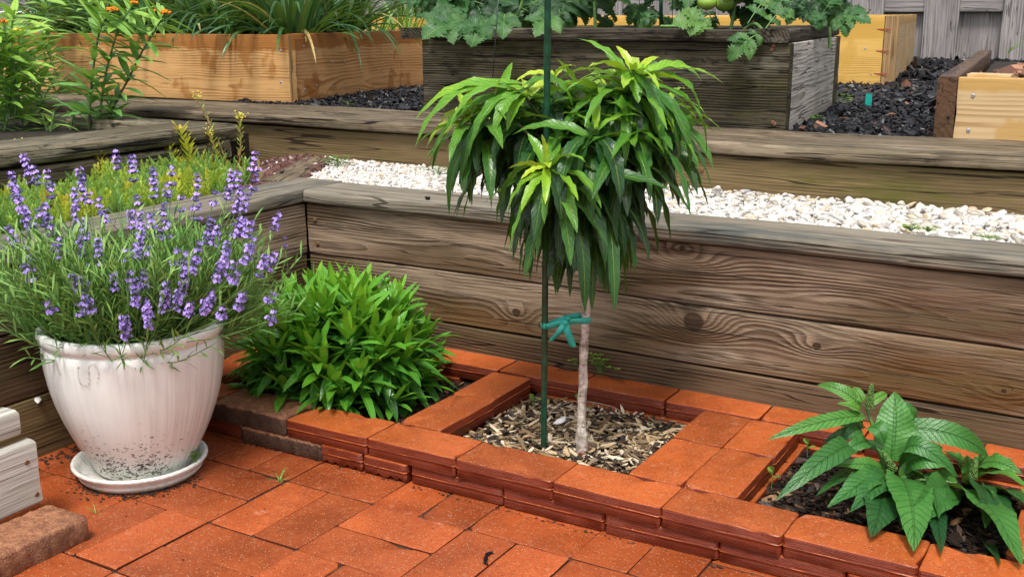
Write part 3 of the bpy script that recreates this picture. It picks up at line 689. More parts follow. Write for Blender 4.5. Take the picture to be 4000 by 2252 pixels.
# tan raised bed at the right
w = empty('raised_bed', (.96, 1.39, .455), 'tan raised bed at the right edge, filled with red bark chips', 'raised bed')
q = np.array([.930, 1.392, .45]); SD = nrm(np.array([-.10, 1, 0]))
plank('side_board', w, W_WET, q, SD, Z, X, 2.2, .173, .046, .003, wob=.0008)
plank('front_board', w, W_TAN, q + (.0475, .004, 0), X, Z, Y, 1.2, .172, .038, .003, wob=.0008)
plank('ledge_block', w, W_TAN, q + (.06, .045, .15), X, Y, Z, .1, .07, .03, .002)
for u, v in ((2447, 241), (2435, 328)): screw(w, at(u, v, 'y', 1.3955), (0, -1, 0))
slabp('bed_soil', [(.985, 1.44), (2.1, 1.44), (2.1, 3.6), (.77, 3.6)], .455, .575, SOIL)

# fence
w = empty('fence', (0, 6.6, .45), 'weathered grey board fence along the back of the garden', 'fence')
for r_z in (.95, 1.75): plank('rail', w, W_FENCE, (-12, 6.64, r_z - .12), X, Z, Y, 14.5, .09, .04, .003)
x = at(2318, 100, 'y', 6.6)[0]; pitch = at(2515, 100, 'y', 6.6)[0] - x; wd = at(2406, 100, 'y', 6.6)[0] - x
for i in range(-42, 6):
    plank('picket', w, W_FENCE, (x + i * pitch, 6.60, .455), Z, X, Y, 1.75, wd, .022, .003, wob=.002)
    plank('picket', w, W_FENCE, (x + i * pitch + wd * .86, 6.685, .455), Z, X, Y, 1.75, pitch - wd * .72, .02, .003, wob=.002)
plank('rail', w, W_FENCE, (-12, 6.625, at(2460, 30, 'y', 6.6)[2]), X, Z, Y, 14.5, .14, .05, .003)

# bleached wooden step at lower left
w = empty('wooden_step', (-.14, -.6, -.03), 'bleached grey wooden step boards resting on the rough brick, lower left', 'step')
q = at(100, 1262, 'z', -.028)
plank('lower_board', w, W_WHITE, (q[0] - .022, -1.1, -.0285), Y, Z, X, 1.1 + q[1], .113, .03, .007, off=3.3)
plank('batten', w, W_PLANT, (q[0] - .055, -1.1, -.0285), Y, Z, X, 1.05 + q[1], .14, .03, .002)
plank('upper_board', w, W_WHITE, (q[0] - .055, -1.1, .098), Y, Z, X, 1.085 + q[1], .043, .05, .009, off=5.1)
for u, v in ((68, 1162), (93, 1242)): screw(w, at(u, v, 'x', q[0] + .0085), (1, 0, 0), RUSTY, .004)

# ------------------------------------------------------------------ loose stones, chips, mulch
def grid_pts(x0, x1, y0, y1, step, jit=.5, ok=None):
    n, m = int((x1 - x0) / step), int((y1 - y0) / step); P = []
    for i in range(n):
        for j in range(m):
            x = x0 + (i + .5 + rnd.uniform(-jit, jit)) * step; y = y0 + (j + .5 + rnd.uniform(-jit, jit)) * step
            if ok is None or ok(x, y): P.append((x, y))
    return np.array(P)
DIVA, DIVB = np.array([-.835, 1.135]), np.array([-.565, .63])
def right_of_div(x, y): return (x - DIVA[0]) * (DIVB[1] - DIVA[1]) - (y - DIVA[1]) * (DIVB[0] - DIVA[0]) < -.004
PT = pebble_temps(9)
mb = MB()
for step, lay in ((.0105, 0), (.013, 1)):
    for xa, xb, f in ((-.85, -.2, .78), (-.2, .35, .9), (.35, .8, 1.12), (.8, 1.75, 1.4)):
        P = grid_pts(xa, xb, .699, 1.072, step * f, .55, right_of_div)
        N = len(P); r = np.exp(rng.normal(math.log(.0055 * f), .38, N)); r = np.clip(r, .003, .0165)
        z = .332 + .006 * lay + rng.uniform(0, .005, N) + .010 * np.clip((P[:, 1] - .9) / .17, 0, 1)
        S = np.stack([r * rng.uniform(1.05, 1.7, N), r * rng.uniform(.8, 1.15, N), r * rng.uniform(.55, .9, N)], 1)
        scatter(mb, PT, np.column_stack([P, z]), S, .35)
tag(mb.build('white_gravel', PEB), kind='stuff')
ST = shard_temps(8, 6, .5)
mb = MB(); P = grid_pts(-.905, -.55, .50, 1.07, .0085, .55, lambda x, y: not right_of_div(x - .05, y))
N = len(P); r = np.exp(rng.normal(math.log(.0062), .3, N))
scatter(mb, ST, np.column_stack([P, .340 + rng.uniform(0, .006, N) + .01 * np.clip((P[:, 1] - .8) * 3, 0, 1)]), np.stack([r * 1.3, r, r * .8], 1), .6)
tag(mb.build('red_gravel', LAVA, smooth=False), kind='stuff')
CT = shard_temps(10, 6, .35)
mb = MB(); P = grid_pts(.302, .70, .10, .472, .0088, .6); N = len(P); l = np.exp(rng.normal(math.log(.0125), .5, N))
hump = .014 * np.exp(-((P[:, 0] - .56) ** 2 + (P[:, 1] - .2) ** 2) / .012)
scatter(mb, CT, np.column_stack([P, -.046 + rng.uniform(0, .010, N) + hump]), np.stack([l, np.clip(l * rng.uniform(.18, .42, N), .0015, .0062), rng.uniform(.001, .0028, N)], 1), .28)
tag(mb.build('wood_chip_mulch', WOODC, smooth=False), kind='stuff')
mb = MB(); P = grid_pts(.90, 1.31, .10, .47, .009, .6); N = len(P); l = np.exp(rng.normal(math.log(.009), .45, N))
scatter(mb, CT, np.column_stack([P, -.047 + rng.uniform(0, .008, N)]), np.stack([l, l * rng.uniform(.25, .6, N), rng.uniform(.001, .003, N)], 1), .3)
P = grid_pts(-.3, .2, .10, .47, .014, .6); N = len(P); l = np.exp(rng.normal(math.log(.009), .4, N))
scatter(mb, CT, np.column_stack([P, -.044 + rng.uniform(0, .006, N)]), np.stack([l, l * rng.uniform(.25, .6, N), rng.uniform(.001, .003, N)], 1), .3)
tag(mb.build('dark_mulch', DMULCH, smooth=False), kind='stuff')
mb = MB()
for x0, x1, y0, y1, st, m in ((.30, 1.0, 1.37, 2.5, .0125, .0105), (-1.6, -.64, 1.36, 2.6, .0135, .0105), (-.1, 1.1, 2.5, 4.0, .02, .016), (-.6, 1.3, 4.0, 6.6, .034, .026)):
    P = grid_pts(x0, x1, y0, y1, st, .6); N = len(P); l = np.exp(rng.normal(math.log(m), .4, N))
    swell = .02 * np.clip((P[:, 1] - 1.4) / 1.0, 0, 1) * np.clip(1 - np.abs(P[:, 0] + .95) / .6, 0, 1)
    scatter(mb, ST, np.column_stack([P, .455 + rng.uniform(0, .6, N) * m + swell]), np.stack([l * 1.2, l * rng.uniform(.4, .8, N), l * rng.uniform(.12, .3, N)], 1), .45)
tag(mb.build('black_mulch', BMULCH, smooth=False), kind='stuff')
mb = MB(); P = grid_pts(.985, 1.8, 1.45, 3.4, .028, .6); N = len(P); l = np.exp(rng.normal(math.log(.024), .4, N))
scatter(mb, ST, np.column_stack([P, .585 + rng.uniform(0, .025, N) + .05 * np.clip(P[:, 0] - 1.0, 0, 1)]), np.stack([l * 1.2, l * rng.uniform(.4, .8, N), l * rng.uniform(.1, .25, N)], 1), .4)
tag(mb.build('red_bark_mulch', RMULCH, smooth=False), kind='stuff')

# ------------------------------------------------------------------ leaf drawn between two points
def leafc(mb, P0, P1, W, arch=.02, n=(0, -.5, 1), seg=12, fold=.2, wave=.06, tint=.5, shape='ovate', teeth=0., waven=3., sag=0., twist=0.):
    P0, P1, n = np.asarray(P0, float), np.asarray(P1, float), nrm(np.asarray(n, float)); t = np.linspace(0, 1, seg + 1)
    ax = P1 - P0; up = nrm(n - nrm(ax) * (n @ nrm(ax)))
    C = P0 + np.outer(t, ax) + np.outer(4 * t * (1 - t) * arch, up) - np.outer(sag * t * t, [0, 0, 1.])
    T = nrm(np.gradient(C, axis=0)); s0 = nrm(np.cross(ax, up)); cr = np.array([-1, -.66, -.33, 0, .33, .66, 1.]); V = []
    ph = rng.uniform(0, 6.28, 2)
    for k, x in enumerate(t):
        w = ((x + .02) ** .55 * (1 - x) ** .85 * 2.35 if shape == 'ovate' else (x + .03) ** .75 * (1 - x) ** .85 * 2.9)
        if k == seg: w = .015
        w *= 1 + teeth * (1 if k % 2 else -1) * (0 < k < seg)
        U = nrm(np.cross(s0, T[k])); U = U if U @ up > 0 else -U
        a = twist * x; s = s0 * math.cos(a) + U * math.sin(a); U = U * math.cos(a) - s0 * math.sin(a)
        for c in cr:
            V.append(C[k] + s * c * W * .5 * w + U * (fold * abs(c) * W * .5 * w + wave * W * min(1, w) * math.sin(ph[int(c > 0)] + x * 6.28 * waven) * c * c))
    m = len(cr); F = np.array([(k * m + j, k * m + j + 1, (k + 1) * m + j + 1, (k + 1) * m + j) for k in range(seg) for j in range(m - 1)])
    mb.add(np.array(V), F, tint=tint, lu=np.repeat(t, m), lv=np.tile(cr, seg + 1))

# ------------------------------------------------------------------ pot, saucer, lavender
def pot_mat(dirt=True):
    g = G('white_glaze' if dirt else 'clean_white_glaze'); P = g.coord(); x, y, z = g.sep(P); a = g.m_('ARCTAN2', y, x)
    n = g.noise(P, 9., 3, .5); runs = g.noise(g.comb(g.mul(a, 9.), g.mul(z, 3.), 1.0), 1.0, 2, .5)
    c = g.mix(g.rng(n, .3, .7), (.68, .69, .645), (.76, .765, .735)); c = g.mix(g.mul(g.rng(runs, .55, .7), .3), c, (.80, .785, .77))
    sp = g.noise(g.vm('MULTIPLY', P, (1., 1., 1.5)), 120., 4, .7, .8); big = g.noise(P, 14., 3, .6)
    low = g.rng(z, .19, .02)                              # splashed soil, thicker near the foot
    face = g.rng(g.m_('COSINE', g.add(a, R(75))), -.4, .9)
    th = g.add(.71, g.mul(g.mul(low, face), g.add(-.16, g.mul(g.add(big, -.5), -.35))))
    d = g.mul(g.rng(sp, th, g.add(th, .03)), 1.0 if dirt else .25); c = g.mix(g.mul(g.mul(low, face), .18), c, (.50, .36, .25)); c = g.mix(d, c, g.mix(g.rng(g.noise(P, 60., 2, .5), .4, .6), (.022, .016, .012), (.11, .07, .04)))
    foot = g.mul(g.rng(z, .035, .0), g.rng(big, .45, .6)); c = g.mix(g.mul(foot, .4), c, (.26, .34, .24))
    h = g.add(g.mul(runs, 1.0), g.add(g.mul(g.noise(P, 120., 2, .5), .06), g.mul(d, .25)))
    return g.done(g.bsdf(c, g.add(.26, g.mul(d, .4)), g.bump(h, .0025), .5))
GLAZE = pot_mat(); GLAZE2 = pot_mat(False)
PC = np.array([-.181, -.2, -.060])
po = empty('flower_pot', PC, 'large white glazed pot, soil-splashed near its foot, standing in a matching saucer', 'pot')
prof = [(.0, .004), (.075, .004), (.084, 0), (.089, .004), (.098, .025), (.112, .05), (.126, .08), (.1385, .112), (.149, .145), (.1565, .18), (.161, .212), (.1630, .240), (.1625, .257), (.1605, .259), (.162, .262), (.1655, .266), (.168, .272), (.1685, .279), (.1665, .2845), (.162, .287), (.156, .2865), (.152, .282), (.150, .27), (.147, .24), (.14, .2)]
mb = MB(); lathe(mb, prof, PC, 96)
V = mb.V[0]; d = V[:, :2] - PC[:2]; r = np.linalg.norm(d, axis=1); an = np.arctan2(d[:, 1], d[:, 0]); zz = V[:, 2] - PC[2]
amp = .0006 * np.clip((.25 - zz) / .05, 0, 1) * (r > .09)
wv = np.sin(an * 31 + 2 * np.sin(an * 7) + zz * 4) * .6 + np.sin(an * 53 + 1.3) * .4
mb.V[0][:, :2] += d / np.maximum(r, 1e-6)[:, None] * (amp * wv)[:, None]
mb.build('pot_body', GLAZE, po)
mb = MB(); lathe(mb, [(.001, .245), (.08, .247), (.151, .243)], PC, 48); mb.build('potting_soil', SOIL, po)
# worn monogram scratched through the glaze
def scratch():
    g = G('worn_glaze_mark'); n = g.noise(g.coord(), 420., 3, .7)
    return g.done(g.bsdf(g.mix(g.rng(n, .5, .56), (.66, .60, .55), (.17, .13, .08)), .6))
mb = MB()
def onpot(u, v, r=.1605):
    d = ray(u, v); o = CAM - PC; lo, hi = 1.0, 1.75
    f = lambda t: np.linalg.norm((o + d * t)[:2]) - np.interp((o + d * t)[2], [p[1] for p in prof[3:13]], [p[0] for p in prof[3:13]])
    ts = np.linspace(1.0, 2.2, 400); k = next((i for i in range(399) if f(ts[i]) > 0 >= f(ts[i + 1])), None)
    if k is None: return None
    return CAM + d * (ts[k] - .0006)
for st in ([(197, 918), (196, 940), (200, 958), (210, 968), (222, 967)], [(222, 920), (223, 945), (222, 968)], [(222, 922), (234, 916), (245, 925), (248, 945), (244, 962)]):
    q = [onpot(*p) for p in st]
    if all(p is not None for p in q):
        for p in curve(q, 60):
            if rnd.random() < .72: mb.add(p + np.array([rnd.gauss(0, .0009) for _ in range(3)]) + ico(1)[0] * rnd.uniform(.0003, .0009), ico(1)[1])
if mb.n: mb.build('worn_mark', scratch(), po)
sa = empty('saucer', (PC[0], PC[1], -.0725), 'white glazed saucer under the big white pot', 'saucer')
mb = MB(); SC = np.array([PC[0] - .001, PC[1] - .009, -.0722])
lathe(mb, [(.0, 0), (.098, 0), (.108, .002), (.114, .009), (.1155, .0125), (.1148, .0135), (.117, .017), (.1195, .022), (.1250, .0275), (.1252, .031), (.1225, .0335), (.118, .0325), (.111, .022), (.105, .012), (.09, .0095), (0, .0095)], SC, 96)
mb.build('dish', GLAZE2, sa)
lav = empty('lavender_plant', PC + (0, 0, .25), 'flowering lavender with violet spikes growing in the big white pot', 'lavender')
LC = PC + (0, 0, .245)
mb = MB(); ms = MB(); BB, DD, LL, WW, TT = [], [], [], [], []
for i in range(700):
    a = rnd.uniform(0, 6.283); th = math.acos(1 - rnd.random() ** .9 * (1.06)); r0 = .12 * math.sqrt(rnd.random())
    b = LC + (r0 * math.cos(a + rnd.uniform(-.8, .8)), r0 * math.sin(a + rnd.uniform(-.8, .8)), rnd.uniform(-.01, .02))
    front = -(math.cos(a) * FWD[0] + math.sin(a) * FWD[1])
    if front > .0 and th > .8 and rnd.random() < .93: th = rnd.uniform(.1, .85)
    d0 = np.array([math.sin(th) * math.cos(a), math.sin(th) * math.sin(a), math.cos(th)])
    Ln = rnd.uniform(.13, .225) * (1 - .12 * math.sin(th))
    e = b + d0 * Ln + (0, 0, .055 * math.sin(th) - (.03 if rnd.random() < .3 else 0) * math.sin(th)); m_ = b + d0 * Ln * .5 + (0, 0, -.005)
    c = curve([b, m_, e], 7); tube(ms, c, np.linspace(.0012, .0007, 7), 4, 0, False)
    nl = rnd.randint(13, 18); t0 = rnd.uniform(-.3, .15)
    for k in range(nl):
        f = .30 + .7 * k / (nl - 1); q = c[min(6, int(f * 6))] * (1 - (f * 6) % 1) + c[min(6, int(f * 6) + 1)] * ((f * 6) % 1)
        tg = nrm(c[min(6, int(f * 6) + 1)] - c[min(5, int(f * 6))]); a2 = k * 2.4 + i; u_ = nrm(np.cross(tg, (.3, .2, .9))); v_ = np.cross(tg, u_)
        dd = tg * rnd.uniform(.7, 1.5) + (u_ * math.cos(a2) + v_ * math.sin(a2)) * .8
        BB.append(q); DD.append(dd); LL.append(rnd.uniform(.022, .046)); WW.append(rnd.uniform(.003, .005)); TT.append(min(1, max(0, .36 + t0 + .55 * f * rnd.uniform(.6, 1.2))))
leaves(mb, BB, DD, np.array(LL), np.array(WW), rng.uniform(-.2, .5, len(BB)), 3, .35, 0, np.array(TT), 'obl', roll=.6)
mb.build('foliage', L_LAV, lav); ms.build('stems', STEMG, lav)
IV, IF = ico(1)
def spike(P, ax, Ln, bare=False, stalk=None):
    mb = MB(); ax = nrm(ax); u_ = nrm(np.cross(ax, (.21, .4, .9))); v_ = np.cross(ax, u_); nw = max(2, int(Ln / .0068))
    for k in range(nw):
        f = k / max(1, nw - 1); q = P + ax * (Ln * f); fl = 7 if f < .85 else 4
        if not bare and k == 0 and rnd.random() < .5: q = q - ax * .006
        rr = rnd.uniform(.0052, .0086) * (1 - .5 * f) * (.5 if bare else 1)
        for j in range(fl):
            a = j * 6.283 / fl + k * .6 + rnd.uniform(-.25, .25); dr = nrm(u_ * math.cos(a) + v_ * math.sin(a) + ax * rnd.uniform(.3, .9))
            mm = nrm(np.cross(dr, ax)); nn_ = np.cross(dr, mm)
            B = np.stack([mm * .0022, nn_ * .0022, dr * .0046])
            mb.add(q + dr * rr * .6 + IV @ B, IF, 0)
            if rnd.random() < (.15 if bare else .6):
                c = q + dr * (rr * .6 + .0048)
                for p_ in range(4):                       # four-lobed open floret
                    b2 = p_ * 1.57 + rnd.uniform(-.3, .3); w_ = mm * math.cos(b2) + nn_ * math.sin(b2); s_ = nrm(np.cross(w_, dr)); z_ = rnd.uniform(.0034, .0052)
                    mb.add([c, c + w_ * z_ * .6 + s_ * z_ * .45 + dr * .0012, c + w_ * z_ + dr * .0006, c + w_ * z_ * .6 - s_ * z_ * .45 + dr * .0012], [(0, 1, 2, 3)], 1)
    if stalk is not None: tube(mb, stalk, .0009, 5, 2, False)
    return mb.build('flower_spike', [CALYX, PURPLE, STEMG], lav)
SPK = [(60,395,60),(28,440,60),(85,425,40),(118,435,30),(200,430,75),(290,385,40),(332,398,50),(385,430,60),(432,425,32),(497,445,25),(495,478,40),(540,488,18),(583,435,70),(605,478,60),(642,390,42),(648,430,42),(622,490,40),(30,470,50),(45,500,50),(62,530,50),(110,515,50),(118,550,35),(185,480,42),(187,520,60),(210,555,60),(200,598,60),(250,505,30),(262,532,25),(345,500,30),(352,555,60),(352,600,50),(330,535,38),(380,545,40),(402,582,20),(410,515,40),(530,555,60),(546,575,40),(500,615,30),(466,675,65),(490,650,36),(574,615,50),(568,645,30),(553,668,42),(466,640,20),(595,688,15),(20,575,50),(72,628,42),(62,672,25),(150,605,25),(245,605,52),(185,695,75),(208,700,30),(217,748,30),(287,692,36),(360,688,40),(418,715,80),(370,760,50),(450,738,40),(478,768,25),(533,738,42),(312,800,52),(376,800,22),(610,743,26),(700,542,38),(668,650,42),(690,640,42),(628,565,30),(601,556,30),(500,520,24),(420,470,25),(455,500,22)]
SPK += [(rnd.uniform(10, 690), rnd.uniform(430, 790), rnd.uniform(18, 34)) for _ in range(26)]
for k, (u, v, l) in enumerate(SPK):
    off = .13 - .41 * (v - 385) / 420; top = near(u, v, LC, off); Ln = l / 1420. + .003
    root = LC + nrm(np.array([top[0] - LC[0], top[1] - LC[1], 0])) * .05; ax = nrm(nrm(top - root) + np.array([0, 0, .9])); P = top - ax * Ln
    mid = (P + root) / 2 + (P - root) * .12 - (0, 0, .01); spike(P, ax, Ln, False, curve([root, mid, P], 8))
spike(near(718, 622, LC, 0), (.05, 0, 1), .016, True, curve([LC, near(690, 720, LC, 0), near(718, 622, LC, 0)], 8)); spike(near(632, 580, LC, .05), (.05, 0, 1), .016, True, curve([LC, near(620, 680, LC, 0), near(632, 580, LC, .05)], 8))

# ------------------------------------------------------------------ round green shrub in the first bed
BC = np.array([-.075, .272, -.048])
bu = empty('leafy_shrub', BC, 'round bright green shrub of lance leaves in the brick bed beside the pot', 'shrub')
ns = 82
for i in range(ns):
    f = (i + .5) / ns; th = math.acos(1 - f * 1.02) ; a = i * 2.39996 + rnd.uniform(-.3, .3)
    d = np.array([math.sin(th) * math.cos(a), math.sin(th) * math.sin(a), math.cos(th)])
    d[2] = abs(d[2]) ** .7; tip = BC + d * np.array([.188, .188, .205]) * rnd.uniform(.85, 1.08) + (0, 0, .03); b = BC + d * np.array([.05, .05, .0])
    ax = nrm(nrm(tip - b) * .8 + np.array([0, 0, .55])); c = curve([b, (b + tip) / 2 - (0, 0, .005), tip], 6)
    mb = MB(); u_ = nrm(np.cross(ax, (.3, .8, .1))); v_ = np.cross(ax, u_); n_ = rnd.randint(12, 17)
    B, D, L_, W_, T_, DR = [], [], [], [], [], []
    young = rnd.uniform(-.12, .12) + .15 * math.cos(th)
    for k in range(n_):
        g_ = k / (n_ - 1); a2 = k * 2.39996 + i; q = tip - ax * (.065 * (1 - g_)); sp = 1.25 * (1 - g_) ** .8 + .16
        B.append(q); D.append(ax * math.cos(sp) + (u_ * math.cos(a2) + v_ * math.sin(a2)) * math.sin(sp))
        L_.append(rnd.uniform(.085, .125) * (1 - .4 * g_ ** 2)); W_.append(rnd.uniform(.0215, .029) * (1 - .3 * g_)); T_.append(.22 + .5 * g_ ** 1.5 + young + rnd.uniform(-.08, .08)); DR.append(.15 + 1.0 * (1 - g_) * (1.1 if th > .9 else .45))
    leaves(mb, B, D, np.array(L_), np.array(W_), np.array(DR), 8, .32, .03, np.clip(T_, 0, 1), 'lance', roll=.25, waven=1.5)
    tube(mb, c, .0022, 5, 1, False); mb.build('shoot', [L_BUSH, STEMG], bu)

# ------------------------------------------------------------------ weeping standard tree, stake, ribbon
TP = at(1466, 1148, 'z', -.035)
def bark():
    g = G('peach_bark'); P = g.coord(); x, y, z = g.sep(P); n = g.noise(P, 60., 4, .65); rg_ = g.noise(g.comb(g.mul(x, 30.), g.mul(y, 30.), g.mul(z, 190.)), 1.0, 4, .7, 1.5)
    c = g.mix(g.rng(n, .35, .65), (.22, .17, .13), (.56, .49, .43)); c = g.mix(g.mul(g.rng(rg_, .52, .64), .6), c, (.70, .65, .60)); c = g.mix(g.rng(n, .36, .28), c, (.05, .03, .02))
    low = g.mul(g.rng(z, .05, .012), g.rng(g.noise(P, 35., 3, .6), .45, .55)); c = g.mix(low, c, (.16, .035, .015))
    return g.done(g.bsdf(c, .55, g.bump(g.add(n, rg_), .002), .4))
BARK = bark()
tr = empty('weeping_tree', TP, 'small weeping peach tree with drooping lance leaves in the square wood chip bed', 'tree')
pts = [near(1466, 1165, TP), near(1463, 1100, TP), near(1462, 1055, TP), near(1466, 960, TP), near(1468, 880, TP), near(1473, 790, TP), near(1477, 700, TP), near(1470, 600, TP), near(1462, 500, TP), near(1455, 420, TP)]
c = curve(pts, 46); rad = np.interp(np.linspace(0, 1, 46), [0, .06, .10, .14, .18, .3, .6, 1], [.0145, .0125, .0105, .0120, .0095, .0085, .0073, .006]) * (1 + .07 * rng.standard_normal(46))
mb = MB(); tube(mb, c, rad * .96, 16, bump=.075)
for k in (9, 14, 17, 21, 25, 30):                         # healed twig scars
    a = rnd.uniform(3.2, 6.2); q = c[k] + np.array([math.cos(a), math.sin(a), 0]) * rad[k] * .8; mb.add(q + IV * np.array([.0032, .0032, .0042]), IF)
mb.build('trunk', BARK, tr)
# (tip u, v, depth offset, leaves, length, youth with sunlit-top tone painted in, spread)
TUFT = [(1318,240,.02,38,.145,.74,1.3),(1392,190,.10,28,.13,.78,1.3),(1598,190,.0,42,.15,.76,1.3),(1500,322,-.10,28,.14,.54,1.2),(1372,420,-.13,30,.14,.60,1.25),(1170,290,.03,30,.145,.66,1.25),(1680,265,.05,30,.145,.5,1.3),(1455,225,.14,30,.14,.52,1.3),(1235,310,.14,26,.14,.34,1.25),(1650,310,-.04,24,.14,.40,1.25),(1560,260,.16,24,.14,.4,1.3),(1430,340,.04,22,.14,.28,1.2),(1240,268,-.02,28,.14,.60,1.3),(1525,222,.03,26,.14,.62,1.3),(1330,300,.05,24,.14,.4,1.3),(1590,330,-.06,22,.14,.4,1.2)]
mbr = MB(); fork = near(1470, 560, TP)
for k, (u, v, off, n_, Ln, yg, spd) in enumerate(TUFT):
    tip = near(u, v, TP, off); mid = fork * .45 + tip * .55 + (0, 0, .03); cc_ = curve([fork - (0, 0, .03), mid, tip], 10)
    tube(mbr, cc_, np.linspace(.005, .0022, 10), 6, 0, False)
    mb = MB(); B, D, L_, W_, T_, DR = [], [], [], [], [], []; ax = nrm(nrm(tip - cc_[6]) + (rnd.gauss(0, .2), rnd.gauss(0, .2), .9)); u_ = nrm(np.cross(ax, (.9, .3, .1))); v_ = np.cross(ax, u_)
    for i in range(n_):
        g_ = i / (n_ - 1); a2 = i * 2.39996 + k; sp = .55 + spd * .9 * (1 - g_) ** .6; q = tip - ax * .06 * (1 - g_) ** 1.1
        B.append(q); D.append(ax * math.cos(sp) + (u_ * math.cos(a2) + v_ * math.sin(a2)) * math.sin(sp))
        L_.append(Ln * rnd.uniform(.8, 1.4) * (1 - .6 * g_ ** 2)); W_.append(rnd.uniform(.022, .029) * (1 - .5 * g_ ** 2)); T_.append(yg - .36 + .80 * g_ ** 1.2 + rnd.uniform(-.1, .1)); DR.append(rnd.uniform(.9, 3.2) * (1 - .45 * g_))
        if k != 4 and abs(u - 1375) < 150 and D[-1] @ FWD < -.25:
            for z_ in (B, D, L_, W_, T_, DR): z_.pop()
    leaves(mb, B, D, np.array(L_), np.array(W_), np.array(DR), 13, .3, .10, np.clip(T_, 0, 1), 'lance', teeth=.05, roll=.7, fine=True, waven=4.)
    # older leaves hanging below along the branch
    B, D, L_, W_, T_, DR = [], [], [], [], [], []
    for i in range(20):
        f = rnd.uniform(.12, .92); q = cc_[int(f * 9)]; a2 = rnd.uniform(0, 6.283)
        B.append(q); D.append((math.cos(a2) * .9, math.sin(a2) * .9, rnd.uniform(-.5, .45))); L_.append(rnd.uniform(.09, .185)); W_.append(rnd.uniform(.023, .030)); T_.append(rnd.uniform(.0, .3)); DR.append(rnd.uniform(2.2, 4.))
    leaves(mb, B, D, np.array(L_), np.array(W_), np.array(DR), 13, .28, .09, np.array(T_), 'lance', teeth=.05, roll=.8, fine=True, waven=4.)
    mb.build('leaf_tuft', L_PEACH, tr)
mb = MB(); B, D = [], []
for i in range(58):                                       # skirt of hanging leaves round the lower stems
    f = rnd.random(); a2 = rnd.uniform(0, 6.283); q = near(1455 + rnd.uniform(-95, 110) * (1 - .35 * f), 400 + 150 * f, TP, rnd.uniform(-.1, .09)); B.append(q); D.append((math.cos(a2) * .8, math.sin(a2) * .8, -.3))
leaves(mb, B, D, rng.uniform(.09, .185, 58), rng.uniform(.021, .030, 58), rng.uniform(2., 4.5, 58), 13, .22, .08, rng.uniform(0, .34, 58), 'lance', teeth=.045, roll=.5, fine=True, waven=4.)
mb.build('leaf_tuft', L_PEACH, tr)
for org, oo, lst in (((1600, 192), -.02, (((1822,213),.03,.04,.85),((1765,205),.03,.05,.8),((1775,392),.06,.0,.62),((1755,330),.06,.03,.7),((1735,420),.05,-.04,.5),((1452,97),.02,.05,.72),((1690,170),.02,.1,.8),((1605,260),.01,-.05,.7),((1700,440),.05,-.03,.4),((1660,395),.05,-.06,.45))), ((1325, 228), .0, (((1045,300),.05,.03,.82),((1042,375),.06,.0,.75),((1075,440),.06,-.02,.55),((1130,320),.05,-.05,.75),((1180,395),.05,-.07,.6),((1240,340),.04,-.08,.66),((1130,540),.06,.0,.3),((1275,330),.03,-.06,.8),((1440,270),.04,.0,.6),((1160,480),.06,-.03,.35)))):
    mb = MB(); b0 = near(*org, TP, oo)
    for (e, ar, of, tn) in lst:
        P0 = b0 + rng.normal(0, .006, 3); P1 = near(*e, TP, oo + of); leafc(mb, P0, P1, rnd.uniform(.021, .027), ar * .8, nrm(np.array([0, 0, 1.]) - FWD * .35), 16, .3, .09, tn, 'lance', .045, 4., twist=rnd.uniform(-.5, .5))
    mb.build('leaf_tuft', L_PEACH, tr)
mbr.build('branches', flat('young_peach_bark', (.07, .075, .03)), tr)

SP = at(1367, 1136, 'z', -.045)
sk = empty('plant_stake', SP, 'thin dark green plastic stake in the wood chips beside the tree trunk', 'stake')
mb = MB(); top = near(1379, -160, SP, -.13); pp = [SP + (top - SP) * t for t in np.linspace(-.02, 1, 60)]; tube(mb, pp, [.0058 + .0004 * (i % 6 == 0) for i in range(60)], 12); mb.build('stake_rod', STAKE, sk)
mb = MB(); q = near(1376, 44, SP); e = nrm(top - SP); tube(mb, [q - e * .0035, q + e * .0035], .0064, 12); mb.build('rusty_band', RUST, sk)
rb = empty('ribbon_tie', near(1420, 805, TP), 'teal ribbon tying the tree trunk to the green stake', 'ribbon')
def strip(name, pts, w, n, upv=(0, 0, 1), tw=None):
    c = curve(pts, n); T = nrm(np.gradient(c, axis=0)); V = []
    for i in range(n):
        a = 0 if tw is None else np.interp(i / (n - 1), np.linspace(0, 1, len(tw)), tw); up = nrm(np.asarray(upv, float) - T[i] * (np.asarray(upv, float) @ T[i])); sd = np.cross(T[i], up); q = up * math.cos(a) + sd * math.sin(a); th = np.cross(T[i], q) * .0005
        V += [c[i] + q * w / 2 + th, c[i] - q * w / 2 + th, c[i] - q * w / 2 - th, c[i] + q * w / 2 - th]
    F = [(i * 4 + j, i * 4 + (j + 1) % 4, i * 4 + 4 + (j + 1) % 4, i * 4 + 4 + j) for i in range(n - 1) for j in range(4)]; mb = MB(); mb.add(V, F); return mb.build(name, TEAL, rb)
s0 = min((SP + (top - SP) * t for t in np.linspace(0, .6, 400)), key=lambda q: abs((q - CAM) @ np.cross(ray(1300, 817), ray(1450, 817))));  t0 = near(1471, 803, TP); kn = (s0 + t0) / 2 + FWD * -.012 + (0, 0, .004)
strip('band', [s0 - RGT * .007, s0 - FWD * .0075, s0 + RGT * .006 - FWD * .006, kn, t0 - RGT * .008 - FWD * .008, t0 - FWD * .0105, t0 + RGT * .0095 - FWD * .003], .011, 40, tw=[0, 0, .15, .35, 0, 0, 0])
strip('band', [s0 + FWD * .007, s0 + RGT * .007 + FWD * .003, kn + FWD * .004 + (0, 0, .006), t0 - RGT * .005 + FWD * .006 + (0, 0, .006), t0 + FWD * .0105, t0 + RGT * .0098], .011, 30)
